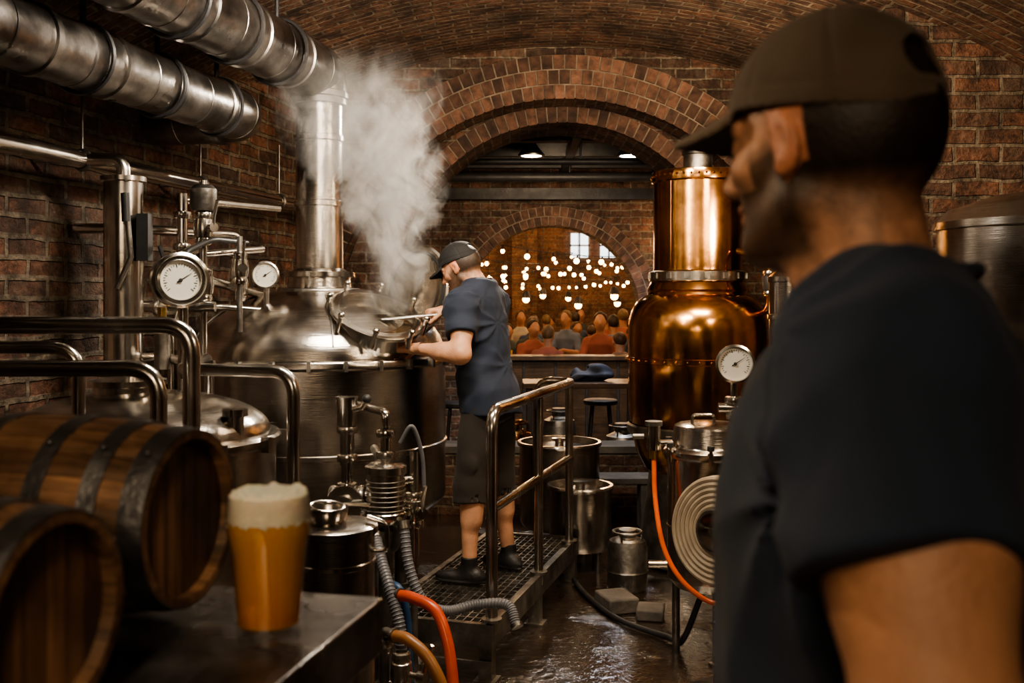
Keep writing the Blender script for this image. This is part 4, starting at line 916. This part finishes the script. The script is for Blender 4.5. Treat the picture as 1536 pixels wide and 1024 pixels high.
def head(parent, pos, yaw, pitch, scale, hair, skin, capmat, beard=True, roll=0):
    g = Grid((-.105, -.135, -.20), (.105, .145, .135), .0027)
    g.ell((0, -.014, .028), (.077, .098, .089), 0); g.ell((0, .026, -.03), (.061, .068, .082), .03)
    g.ell((0, .060, -.093), (.030, .028, .023), .025)
    for s in (-1, 1):
        g.cap((s*.055, .002, -.06), (s*.024, .064, -.095), .021, .019, .025); g.ell((s*.044, .056, -.020), (.022, .024, .018), .02)
        g.cap((s*.012, .089, .027), (s*.045, .073, .027), .011, .009, .010)
        g.ell((s*.031, .099, .006), (.018, .020, .012), .010, 's'); g.ell((s*.031, .074, .005), (.0145, .0135, .0135), .002)
        g.cap((s*.020, .084, .013), (s*.042, .078, .012), .0035, .0035, .004)
        R_ = Matrix.Rotation(s*.35, 3, 'Z')@Matrix.Rotation(-.15, 3, 'X')
        g.ell((s*.080, -.004, -.004), (.0075, .0185, .030), .006, rot=R_); g.ell((s*.077, .0, -.026), (.008, .010, .012), .006)
        g.ell((s*.0885, .001, .0), (.006, .0100, .018), .004, 's', rot=R_)
        g.ell((s*.012, .099, -.031), (.010, .010, .0085), .006)
    g.cap((0, .088, .018), (0, .112, -.024), .008, .011, .010); g.ell((0, .112, -.027), (.0115, .011, .010), .008)
    g.ell((0, .090, -.053), (.024, .0115, .0062), .004); g.ell((0, .088, -.065), (.021, .0115, .0068), .004); g.ell((0, .1, -.0590), (.024, .008, .0015), .003, 's')
    g.ell((0, .092, -.079), (.02, .008, .005), .008, 's')
    g.cap((0, -.03, -.05), (0, -.05, -.20), .056, .060, .035); g.cap((0, .0, -.08), (0, -.03, -.2), .048, .052, .03)
    hairf = lambda X_, Y_, Z_: np.maximum(Y_-(.014+.25*np.maximum(Z_, 0)), -.085-Z_)
    g.ell((0, -.018, .016), (.0810, .103, .102), .004, cutf=hairf)
    V, Q = g.mesh(); x, y, z = V.T; ax = np.abs(x)
    S = np.array(skin); H = np.array(hair); C = np.tile(S, (len(V), 1))
    def mixc(C, col, w): return C*(1-w[:, None])+np.array(col)*w[:, None]
    ss = lambda e0, e1, v: np.clip((v-e0)/(e1-e0), 0, 1)
    ear = (ax > .0745) & (y > -.024) & (y < .024) & (z > -.042) & (z < .032)
    hw = ss(0, 1, ((y < .014+.25*np.maximum(z, 0)) & (z > -.088)).astype(float))*(~ear)
    hw = np.maximum(hw, ((z > .075)).astype(float)); fade = np.where(z < -.03, ss(-.088, -.035, z)*.85+.15, 1.); C = mixc(C, H, hw*fade)
    if beard:
        bw = ss(-.012, -.030, z-(.0)-(.025*ss(.07, .0, y)))*ss(-.03, -.005, y)*ss(-.128, -.108, z)*.88
        lip = (ax < .024) & (z > -.072) & (z < -.046) & (y > .088); bw = bw*(~lip)*(1-.95*((y > .096) & (z > -.042)))*(~ear)
        bw = bw*np.where((z > -.042) & (y > .045), .25, 1.); C = mixc(C, H*1.8, bw)
    lip = ((ax < .024) & (z > -.071) & (z < -.048) & (y > .09)).astype(float)*.6; C = mixc(C, (.36, .14, .10), lip)
    br = ((ax > .012) & (ax < .048) & (z > .021) & (z < .032) & (y > .06)).astype(float)*.8; C = mixc(C, H, br)
    ey = np.sqrt((ax-.031)**2+(z-.005)**2); we = ((ey < .0105) & (np.abs(z-.005) < .0048) & (y > .075)).astype(float); C = mixc(C, (.6, .57, .52), we); C = mixc(C, (.03, .02, .015), ((ey < .0048) & (y > .075)).astype(float))
    C = mixc(C, S*np.array((1.15, .75, .65)), ear.astype(float)*.5)
    mt = Matrix.Translation(pos)@Matrix.Rotation(yaw, 4, 'Z')@Matrix.Rotation(-pitch, 4, 'X')@Matrix.Rotation(roll, 4, 'Y')@Matrix.Scale(scale, 4)
    sobj('head', V, Q, HEADM, parent, mt, C)
    g = Grid((-.11, -.14, -.01), (.11, .225, .165), .0028)
    rim = lambda X_, Y_, Z_: (.030+.16*Y_)-Z_
    g.ell((0, -.010, .034), (.0875, .111, .100), 0, cutf=rim)
    Xg = g.ax[0][:, None, None]; Yg = g.ax[1][None, :, None]; Zg = g.ax[2][None, None, :]
    an_ = np.arctan2(Xg, Yg+.010); g.F += (.0016*np.exp(-((np.sin(an_*3))/.10)**2)+0*Zg).astype(np.float32)
    g.F += (.0014*np.exp(-((Zg-(.030+.16*Yg)-.022)/.003)**2)+0*Xg).astype(np.float32)
    g.ell((0, -.014, .026), (.0800, .1025, .095), .002, 's')
    g.ell((0, -.118, .062), (.036, .045, .026), .003, 's', cutf=lambda X_, Y_, Z_: .045-Z_)
    g.ell((0, -.010, .135), (.008, .008, .005), .004)
    def brim(X_, Y_, Z_):
        zb = .050-.25*(Y_-.09)-5.*X_*X_; e_ = (np.sqrt((X_/.077)**2+((Y_-.080)/.095)**2)-1)*.075
        return np.maximum(np.maximum(np.abs(Z_-zb)-.0038, e_), .075-Y_-2.5*X_*X_)
    g.app(brim, (-.11, .04, -.01), (.11, .225, .1), .004, 'u')
    V, Q = g.mesh(); sobj('cap', V, Q, capmat, parent, mt)
def person(name, root, th, s, P):
    E = empty(name, root, th, s)
    wf = P.get('wide', 1.); lean = P.get('lean', 0.); dp = P.get('deep', 1.)
    def ly(z): t = max(0, (z-.95)/.5); return lean*t
    base = [(.80, .155, .115, -.01), (.88, .165, .12, -.015), (.96, .160, .116, -.005), (1.04, .150, .110, .005), (1.12, .150, .11, .008), (1.22, .166, .117, .010), (1.31, .178, .120, .006), (1.37, .174, .108, -.002), (1.42, .145, .088, -.012), (1.46, .10, .068, -.02), (1.49, .07, .058, -.025)]
    st_ = [(z, 0, cy+ly(z), rx*wf, ry*dp) for z, rx, ry, cy in base]
    shz = P.get('shz', 1.405); SH = {k: Vector((sg*.182*wf, ly(1.4)-.0, shz)) for k, sg in (('L', -1), ('R', 1))}
    arms = {}
    for k in 'LR':
        a = P['arms'][k]; arms[k] = (SH[k], ik(SH[k], a['wrist'], a['hint'], P.get('l1', .275), .25), Vector(a['wrist']))
    allp = [p for a in arms.values() for p in a]; 
    lo = [min(-.30, min(p[i] for p in allp)-.12) for i in range(3)]; hi = [max(.30, max(p[i] for p in allp)+.12) for i in range(3)]
    hp = Vector(P['head'])
    g = Grid((lo[0], min(lo[1], -.2), .80), (hi[0], max(hi[1], .25), 1.60), .006)
    g.cap((0, ly(1.44)-.02, 1.38), (hp.x*.6, hp.y-.035, hp.z-.09), .066, .055, .03)
    af = P.get('arm', 1.)
    for k in 'LR':
        a, e, w_ = arms[k]
        g.cap(a, e, .054*af, .042*af, .02); m_ = a.lerp(e, .5); g.ell(m_, (.05*af, .05*af, .075), .03)
        g.cap(e, w_, .041*af, .0265*af, .02); g.cap(e.lerp(w_, .1), e.lerp(w_, .42), .046*af, .042*af, .03)
    g.wrinkle(.0007, 60, 4, 11)
    V, Q = g.mesh(); sobj('arms_and_neck', V, Q, SKIN, E)
    for k in 'LR':
        a = P['arms'][k]; V, Q = hand_geo(a['curl'], a.get('thumb', .5))
        if k == 'R': V = V*np.array((-1, 1, 1)); Q = Q[:, ::-1]
        sobj('hand_'+k, V, Q, SKIN, E, frame(arms[k][2]+Vector(a['dir']).normalized()*.012, a['dir'], a['normal'], k))
    h = P.get('hs', .007)
    g = Grid((lo[0]-.02, -.26, .80), (hi[0]+.02, .32, 1.56), h)
    st2 = [q for q in st_ if q[0] >= .86]; st2[0] = (.835, *st2[0][1:])
    g.loft(st2, .0, .020)
    for k in 'LR':
        a, e, w_ = arms[k]; n0 = Vector((a.x*.22, a.y-.018, 1.455+P.get('trap', 0)))
        g.cap(n0, a+Vector((0, 0, -.004)), .045, .068*af, .07); g.cap(a, e, .068*af, .070*af, .05, cut=P.get('sleeve', .58))
    g.wrinkle(P.get('wr', .0028), 20, 5, P.get('seed', 1), (1, 1, .6)); g.wrinkle(P.get('wr', .0028)*.5, 55, 4, P.get('seed', 1)+5, (1, 1, .8))
    for k in 'LR':
        a, e, w_ = arms[k]; sg = -1 if k == 'L' else 1
        g.folds((a.x-sg*.05, a.y, a.z-.10), .013, 4.5, .19, 3 if k == 'L' else 5); g.folds((a.x, a.y, a.z+.03), .008, 3.5, .15, 8)
    g.folds((0, -.1+ly(1.1), 1.08), .007, 5, .16, 6); g.folds((0, .12, .98), .008, 5, .18, 7)
    for k in 'LR':
        a, e, w_ = arms[k]; c = P.get('sleeve', .58); q0 = a.lerp(e, c+.10); q1 = a.lerp(e, c+.25); g.cap(q0, q1, .054*af, .056*af, .0, 's')
    nk = Vector((0, ly(1.46)-.018, 1.492+P.get('trap', 0)*.6)); 
    ny, nz0 = nk.y+.002, 1.474+P.get('trap', 0)*.6
    g.app(lambda X_, Y_, Z_: np.sqrt((np.sqrt(X_**2+(Y_-ny)**2)-.068)**2+(Z_-nz0+.12*(Y_-ny))**2)-.0085, (-.12, ny-.12, nz0-.08), (.12, ny+.12, nz0+.08), .012, 'u')
    g.cap((0, nk.y-.01, 1.47), (0, nk.y+.05, 1.62), .060, .064, .004, 's')
    V, Q = g.mesh(); sobj('tshirt', V, Q, P['shirt'], E)
    FT = {k: Vector(P['feet'][k]) for k in 'LR'}; HPJ = {'L': Vector((-.088, -.01, .88)), 'R': Vector((.088, -.01, .88))}
    KN = {k: HPJ[k].lerp(FT[k]+Vector((0, 0, .08)), .50)+Vector((0, .025, 0)) for k in 'LR'}
    g = Grid((-.36, -.25, .03), (.36, .25, .7), .0075); g2 = Grid((-.36, -.25, .25), (.36, .25, 1.0), .0065); g3 = Grid((-.36, -.28, -.01), (.36, .36, .22), .005)
    g2.loft([(.80, 0, -.01, .150, .108), (.86, 0, -.015, .155, .110), (.93, 0, -.005, .145, .104)], 0, .0)
    for k in 'LR':
        an = FT[k]+Vector((0, 0, .085)); kn = KN[k]; g.cap(HPJ[k].lerp(kn, .5), kn, .075, .056, .03); g.cap(kn, an, .054, .034, .03); g.cap(kn.lerp(an, .18)+Vector((0, -.018, 0)), kn.lerp(an, .42)+Vector((0, -.015, 0)), .052, .045, .04); g.ell(kn+Vector((0, .018, 0)), (.04, .04, .05), .03)
        hemf = P.get('hem', .30)
        g2.cap(HPJ[k], kn, .094, .083, .03); g2.cap(kn, kn.lerp(an, hemf+.2), .083, .084, .02, cut=hemf/(hemf+.2))
        g2.ell(HPJ[k].lerp(kn, .72)+Vector((.07 if k == 'R' else -.07, -.01, 0)), (.022, .05, .06), .01)
        R_ = Matrix.Rotation(P.get('toe', {}).get(k, 0), 3, 'Z'); d = R_@Vector((0, 1, 0)); f0 = FT[k]
        g3.ell(f0+d*.045+Vector((0, 0, .030)), (.043, .135, .034), .012, rot=R_); g3.cap(f0-d*.035+Vector((0, 0, .045)), f0+d*.02+Vector((0, 0, .062)), .036, .034, .03)
        g3.ell(f0+d*.045+Vector((0, 0, .012)), (.047, .140, .013), .003, rot=R_); g3.cap(f0+Vector((0, 0, .06)), f0+Vector((0, 0, .135)), .040, .0405, .015, cut=.95)
    g2.wrinkle(.0022, 32, 4, 3)
    for k in 'LR':
        an = FT[k]+Vector((0, 0, .085)); g2.cap(KN[k].lerp(an, .12), KN[k].lerp(an, .5), .071, .073, 0, 's')
    g3.app(lambda X_, Y_, Z_: (0.001-Z_)+0*X_+0*Y_, (-.5, -.5, -.1), (.5, .5, .3), 0, 'i')
    V, Q = g.mesh(); sobj('legs', V, Q, SKIN, E); V, Q = g2.mesh(); sobj('shorts', V, Q, SHORTS, E); V, Q = g3.mesh(); sobj('shoes_and_socks', V, Q, SHOE, E)
    head(E, hp, P.get('yaw', 0), P.get('pitch', 0), P.get('hscale', 1.), P['hair'], (.50, .26, .155), P['cap'], P.get('beard', True), P.get('roll', 0))
    return E
def loc(w, root, th, s):
    d = Vector(w)-Vector(root); return Vector(((math.cos(th)*d.x+math.sin(th)*d.y)/s, (-math.sin(th)*d.x+math.cos(th)*d.y)/s, d.z/s))
def dirl(v, th): return Vector((math.cos(th)*v[0]+math.sin(th)*v[1], -math.sin(th)*v[0]+math.cos(th)*v[1], v[2]))
r_ = (-.125, 5.06, .251); th = math.radians(65)
person('brewer_on_platform', r_, th, 1.0, dict(lean=.06, wide=1.0, shz=1.385, head=(0.0, .155, 1.565), yaw=math.radians(4), pitch=math.radians(28), hair=(.03, .017, .01), cap=CAPB, shirt=NAVY, seed=4, sleeve=.62, hs=.0065, arm=1.05, hem=.22,
    arms={'L': dict(wrist=loc((-.475, 4.875, 1.415), r_, th, 1), hint=loc((-.1, 4.6, 1.1), r_, th, 1), dir=dirl((-.75, .55, -.12), th), normal=(0, 0, 1), curl=(.45, .7, .5), thumb=.7),
          'R': dict(wrist=loc((-.335, 5.13, 1.60), r_, th, 1), hint=loc((.1, 5.3, 1.1), r_, th, 1), dir=dirl((-.9, -.35, -.1), th), normal=dirl((-.1, .1, 1), th), curl=(.9, 1.2, .8), thumb=1.)},
    feet={'L': (-.14, .03, 0), 'R': (.19, -.03, 0)}, toe={'L': .15, 'R': -.3}))
r_ = (.40, 1.03, 0); th = math.radians(72); s_ = 1.12
person('man_in_cap', r_, th, s_, dict(lean=.02, wide=1.13, deep=1.1, shz=1.42, trap=.03, head=(-.005, .065, 1.617), yaw=math.radians(-30), pitch=math.radians(4), hscale=.93, hair=(.022, .013, .008), cap=CAPT, shirt=NAVYF, seed=9, sleeve=.56, hs=.0055, arm=1.12, wr=.0034,
    arms={'L': dict(wrist=(-.225, .13, 1.03), hint=(-.40, -.02, 1.15), dir=(.25, .35, -.75), normal=(-.8, .3, .1), curl=(.3, .4, .3), thumb=.2),
          'R': dict(wrist=(.25, .06, .93), hint=(.30, -.2, 1.1), dir=(0, .1, -1), normal=(1, 0, 0), curl=(.3, .35, .3), thumb=.3)},
    feet={'L': (-.13, 0, 0), 'R': (.13, .02, 0)}))

# ------------------------------------------------------------------ crowd
def seated():
    out = []
    g = Grid((-.34, -.22, .44), (.34, .3, 1.2), .016); g.loft([(.46, 0, 0, .15, .11), (.6, 0, 0, .15, .11), (.75, 0, .02, .145, .105), (.95, 0, .05, .175, .115), (1.02, 0, .06, .14, .09), (1.08, 0, .07, .07, .06)], 0, .01)
    for s in (-1, 1): g.cap((s*.17, .055, .98), (s*.23, .13, .80), .06, .052, .04)
    out.append(g.mesh())
    g = Grid((-.34, -.15, .7), (.34, .55, 1.45), .013)
    for s in (-1, 1): g.cap((s*.22, .11, .82), (s*.235, .16, .76), .042, .04); g.cap((s*.235, .16, .76), (s*.12, .40, .80), .04, .028); g.cap((s*.12, .40, .80), (s*.09, .47, .80), .03, .022); 
    g.cap((0, .06, 1.0), (0, .08, 1.16), .055); g.ell((0, .10, 1.22), (.072, .088, .112)); g.cap((0, .185, 1.225), (0, .198, 1.2), .012); g.ell((-.075, .09, 1.215), (.01, .02, .03), .005); g.ell((.075, .09, 1.215), (.01, .02, .03), .005)
    out.append(g.mesh())
    g = Grid((-.2, -.15, 1.0), (.2, .3, 1.5), .013); g.ell((0, .078, 1.255), (.085, .098, .098), 0, cutf=lambda X_, Y_, Z_: np.maximum(Y_-.11-.5*np.maximum(Z_-1.25, 0), 1.15-Z_)); out.append(g.mesh())
    g = Grid((-.25, -.2, -.02), (.25, .7, .65), .017); g.ell((0, 0, .53), (.17, .13, .10), 0)
    for s in (-1, 1): g.cap((s*.09, 0, .52), (s*.11, .42, .51), .078, .06, .04); g.cap((s*.11, .42, .51), (s*.11, .40, .1), .058, .042, .03); g.cap((s*.11, .38, .05), (s*.12, .54, .045), .042, .035, .03)
    out.append(g.mesh()); return out
parts = seated()
def mkseat():
    me = bpy.data.meshes.new('seated'); V = []; F = []; mi = []
    for i, (v, q) in enumerate(parts): o = len(V); V += v.tolist(); F += (q+o).tolist(); mi += [i]*len(q)
    me.from_pydata(V, [], F); me.polygons.foreach_set('use_smooth', [True]*len(F)); 
    for i in range(4): me.materials.append(None)
    me.polygons.foreach_set('material_index', mi); return me
base_me = mkseat()
SH_ = [M('crowd_shirt_%d' % i, c, .85, 0, .2, 8) for i, c in enumerate([(.24, .08, .06), (.03, .05, .10), (.42, .38, .32), (.05, .06, .06), (.20, .12, .09), (.12, .15, .22)])]
HR_ = [M('crowd_hair_%d' % i, c, .6, 0, .3, 20) for i, c in enumerate([(.02, .012, .008), (.05, .026, .014), (.12, .075, .04)])]
TR_ = M('crowd_trousers', (.03, .035, .05), .85)
SKINC = M('crowd_skin', (.36, .19, .12), .6, 0, .2, 16)
tabs = [(.35, 13.0), (1.1, 14.9), (.5, 16.8), (1.0, 18.7)]
k = 0
for ti, (tx, ty) in enumerate(tabs):
    b = MB(); b.box((tx, ty, .745), (3.4, .7, .045), TWOOD)
    for sx_ in (-1.5, 1.5):
        for sy_ in (-.28, .28): b.box((tx+sx_, ty+sy_, .36), (.06, .06, .725), DARKM)
    b.obj('long_dining_table', bevel=.004)
    for sd in (-1, 1):
        b = MB(); b.box((tx, ty+sd*.62, .435), (3.3, .30, .04), TWOOD)
        for sx_ in (-1.4, 1.4): b.box((tx+sx_, ty+sd*.62, .21), (.06, .26, .42), DARKM)
        b.obj('long_bench', bevel=.004)
        x = tx-1.45+random.uniform(0, .3)
        while x < tx+1.5:
            me = base_me.copy(); me.materials[0] = SH_[random.randrange(6)]; me.materials[1] = SKINC; me.materials[2] = HR_[random.randrange(3)]; me.materials[3] = TR_
            o = bpy.data.objects.new('seated_diner', me); COL.objects.link(o); o.location = (x, ty+sd*(.64+random.uniform(-.03, .06)), 0); o.rotation_euler = (0, 0, (0 if sd < 0 else pi)+random.uniform(-.55, .55)); z_ = random.uniform(.88, 1.12); q_ = random.uniform(.92, 1.05); o.scale = (q_, q_, z_)
            x += random.choice((.52, .58, .95, 1.2))
    b = MB(); 
    for i in range(9):
        x = tx-1.5+.37*i; b.lathe([(0, .768), (.03, .768), (.04, .90), (.038, .90), (.028, .775)], (x, ty+random.uniform(-.10, .10), 0), (0, 0, 1), bm_ if i % 2 else gl, 12)
    b.obj('table_glasses')
b = MB()
for (y, z0, sag, dx0, rise) in ((12.2, 2.36, .20, .2, .03), (13.2, 2.24, .22, 1.7, -.04), (14.2, 2.40, .24, .9, .05), (15.2, 2.16, .20, 2.6, -.03), (16.2, 2.38, .26, .5, .04), (17.3, 2.12, .20, 1.4, -.03), (18.4, 2.50, .30, 2.2, .05), (19.3, 2.2, .22, .8, -.03)):
    span = 3.3; pts = []
    for i in range(97):
        x = -4.4+9.8*i/96; ph = ((x+dx0) % span)/span; pts.append((x, y+.12*math.sin(x*.8), z0-sag*4*ph*(1-ph)+rise*(x-.5)))
    b.tube(pts, .005, BLACK, 5)
    for i in range(0, 97, 3):
        p = pts[i]; j = random.uniform(-.02, .02); b.cyl(p, (p[0]+j, p[1], p[2]-.05), .012, BLACK, 6); b.sph((p[0]+j, p[1], p[2]-.078+random.uniform(-.01, .01)), random.uniform(.022, .036), BULB, 10, 6)
b.obj('string_lights')
b = MB()
for (x, y, z) in ((-.3, 12.6, 1.62), (.2, 14.2, 1.66), (.9, 13.6, 1.58), (1.3, 12.7, 1.70), (1.6, 15.2, 1.6), (.5, 16.2, 1.72), (-.2, 15.6, 1.6), (2.1, 16.4, 1.62), (1.0, 17.8, 1.68)):
    b.lathe([(.03, .12), (.045, .10), (.07, .02), (.066, .02), (.041, .09)], (x, y, z), (0, 0, 1), DARKM, 16); b.sph((x, y, z), .05, BULB, 12, 6); b.tube([(x, y, z+.12), (x, y, 4.55)], .004, BLACK, 6)
b.obj('bar_pendant_lights')
b = MB(); b.box((.5, 11.9, .97), (2.6, .42, .05), TWOOD); b.box((.5, 11.95, .47), (2.5, .3, .95), TWOOD)
for i in range(7): b.box((-.6+.37*i, 11.79, .5), (.03, .03, .88), DARKM)
b.obj('bar_counter', bevel=.004)
def htable(x, y, h, w, d):
    b = MB(); b.box((x, y, h), (w, d, .045), TWOOD)
    for a in (-1, 1):
        for c in (-1, 1): b.box((x+a*(w/2-.06), y+c*(d/2-.06), h/2-.01), (.05, .05, h-.03), DARKM)
        b.box((x+a*(w/2-.06), y, .25), (.03, d-.12, .03), DARKM)
    b.obj('high_table', bevel=.004)
htable(.62, 9.0, .90, 1.05, .55); htable(-.45, 9.9, .90, .9, .55)
def keg(x, y, z, r=.12, h=.34, mat=STEELD):
    b = MB(); b.lathe([(0, .0), (r*.85, .0), (r*.95, .02), (r*.95, h*.3), (r, h*.32), (r*.95, h*.35), (r*.95, h*.7), (r*.85, h*.82), (r*.4, h*.88), (r*.4, h), (0, h)], (x, y, z), (0, 0, 1), mat, 32); b.torus((x, y, z+h*.96), (0, 0, 1), r*.68, .008, mat)
    for i in range(3): t = i*2*pi/3; b.tube([(x+r*.68*math.cos(t), y+r*.68*math.sin(t), z+h*.8), (x+r*.68*math.cos(t), y+r*.68*math.sin(t), z+h*.96)], .007, mat, 6)
    b.obj('steel_keg')
keg(.02, 8.62, 0, .17, .62, COPPER); keg(.45, 9.55, 0, .17, .62); keg(.95, 8.55, 0, .17, .60); keg(1.42, 8.9, 0, .17, .62)
def stool(x, y, h=.68):
    b = MB(); b.lathe([(0, h-.03), (.15, h-.03), (.165, h-.015), (.165, h+.01), (.15, h+.02), (0, h+.022)], (x, y, 0), (0, 0, 1), DARKM, 28)
    for i in range(4): t = pi/4+i*pi/2; b.tube([(x+.11*math.cos(t), y+.11*math.sin(t), h-.03), (x+.19*math.cos(t), y+.19*math.sin(t), 0)], .013, DARKM, 8)
    b.torus((x, y, .25), (0, 0, 1), .165, .009, DARKM, 28); b.obj('bar_stool')
for p in ((.85, 9.6), (-.5, 9.35)): stool(*p)
BAG = M('dark_blue_bag', (.015, .02, .04), .7, 0, .3, 8)
g = Grid((-.3, -.2, -.02), (.3, .2, .3), .012); g.ell((0, 0, .045), (.19, .11, .05), 0); g.ell((.05, .02, .08), (.08, .06, .05), .05); g.ell((-.12, 0, .06), (.06, .07, .05), .03); g.wrinkle(.012, 40, 4, 2); V, Q = g.mesh()
o = sobj('cloth_bag', V, Q, BAG); o.location = (.72, 9.0, .93)

# ------------------------------------------------------------------ mid-ground clutter behind railing
def vat(name, x, y, r, z1, z0=.12):
    b = MB(); b.lathe([(0, z0), (r*.9, z0+.01), (r, z0+.05), (r, z1-.03), (r+.012, z1-.025), (r+.016, z1-.012), (r+.012, z1), (r-.008, z1), (r-.012, z1-.04), (0, z1-.045)], (x, y, 0), (0, 0, 1), STEEL, 48)
    b.lathe([(.03, z1-.045), (.03, z1), (.05, z1+.005), (.05, z1+.02), (0, z1+.025)], (x, y, 0), (0, 0, 1), STEELP, 20)
    for i in range(4): t = pi/4+i*pi/2; b.cyl((x+r*.75*math.cos(t), y+r*.75*math.sin(t), 0), (x+r*.75*math.cos(t), y+r*.75*math.sin(t), z0+.04), .02, STEELD)
    b.obj(name)
vat('stainless_vat', .32, 6.75, .27, .70); vat('stainless_vat', .42, 6.15, .19, .52)
b = MB()
def bx(x0, x1, y0, y1, z0, z1, mat):
    b.add([(x0, y0, z0), (x1, y0, z0), (x1, y0, z1), (x0, y0, z1)], [(0, 1, 2, 3)], mat, False, .5, [[(x0, z0), (x1, z0), (x1, z1), (x0, z1)]])
    b.add([(x1, y0, z0), (x1, y1, z0), (x1, y1, z1), (x1, y0, z1)], [(0, 1, 2, 3)], mat, False, .5, [[(y0, z0), (y1, z0), (y1, z1), (y0, z1)]])
    b.add([(x0, y1, z0), (x0, y0, z0), (x0, y0, z1), (x0, y1, z1)], [(0, 1, 2, 3)], mat, False, .5, [[(y1, z0), (y0, z0), (y0, z1), (y1, z1)]])
    b.add([(x0, y0, z1), (x1, y0, z1), (x1, y1, z1), (x0, y1, z1)], [(0, 1, 2, 3)], mat, False, .5, [[(x0, y0), (x1, y0), (x1, y1), (x0, y1)]])
bx(-.88, 1.64, 7.70, 8.0, 0, .48, ENDB); b.box((.38, 7.85, .50), (2.5, .34, .05), CONC); b.obj('wall_low_plinth')
b = MB(); b.box((.74, 7.25, .36), (.6, .28, .04), CONC); 
for xx in (.52, .96): b.box((xx, 7.25, .17), (.08, .24, .34), CONC)
b.obj('concrete_bench', bevel=.006)
keg(.66, 5.72, 0)
b = MB(); b.box((.56, 5.35, .04), (.17, .22, .08), CONC, .3); b.box((.72, 5.2, .03), (.14, .16, .06), CONC, -.2); b.obj('concrete_rubble_blocks', bevel=.01)
b = MB(); b.tube(smooth([(.35, 5.9, .02), (.42, 5.5, .02), (.55, 5.1, .02), (.75, 4.85, .02), (.8, 4.7, .05), (.88, 4.62, .3)]), .014, BLACK); b.obj('floor_cable')
b = MB()
for i, (x, y, h, r) in enumerate(((-.60, 4.5, .9, .02), (-.67, 4.42, .62, .03))):
    b.cyl((x, y, 0), (x, y, h), r, STEELP if i % 2 else STEELD); clampf(b, (x, y, h*.8), (0, 0, 1), r*1.1); clampf(b, (x, y, h*.55), (0, 0, 1), r*1.1)
b.tube(fillet([(-.60, 4.5, .9), (-.60, 4.5, .95), (-.65, 4.72, .95)], .03), .02, STEELD)
b.obj('drain_pipes')

# ------------------------------------------------------------------ world + camera
w = bpy.data.worlds.new('World'); SC.world = w; w.use_nodes = True; bg = w.node_tree.nodes['Background']; bg.inputs[0].default_value = (1, .75, .5, 1); bg.inputs[1].default_value = .02
SC.view_settings.look = 'AgX - Medium High Contrast'
cam = bpy.data.cameras.new('camera'); co = bpy.data.objects.new('camera', cam); COL.objects.link(co); co.location = (0, 0, 1.65); co.rotation_euler = (pi/2, 0, 0)
cam.sensor_width = 36; cam.lens = 1500/1536*36; cam.shift_y = -62/1536; cam.clip_start = .05
cam.dof.use_dof = True; cam.dof.focus_distance = 5.0; cam.dof.aperture_fstop = 4.2
SC.camera = co
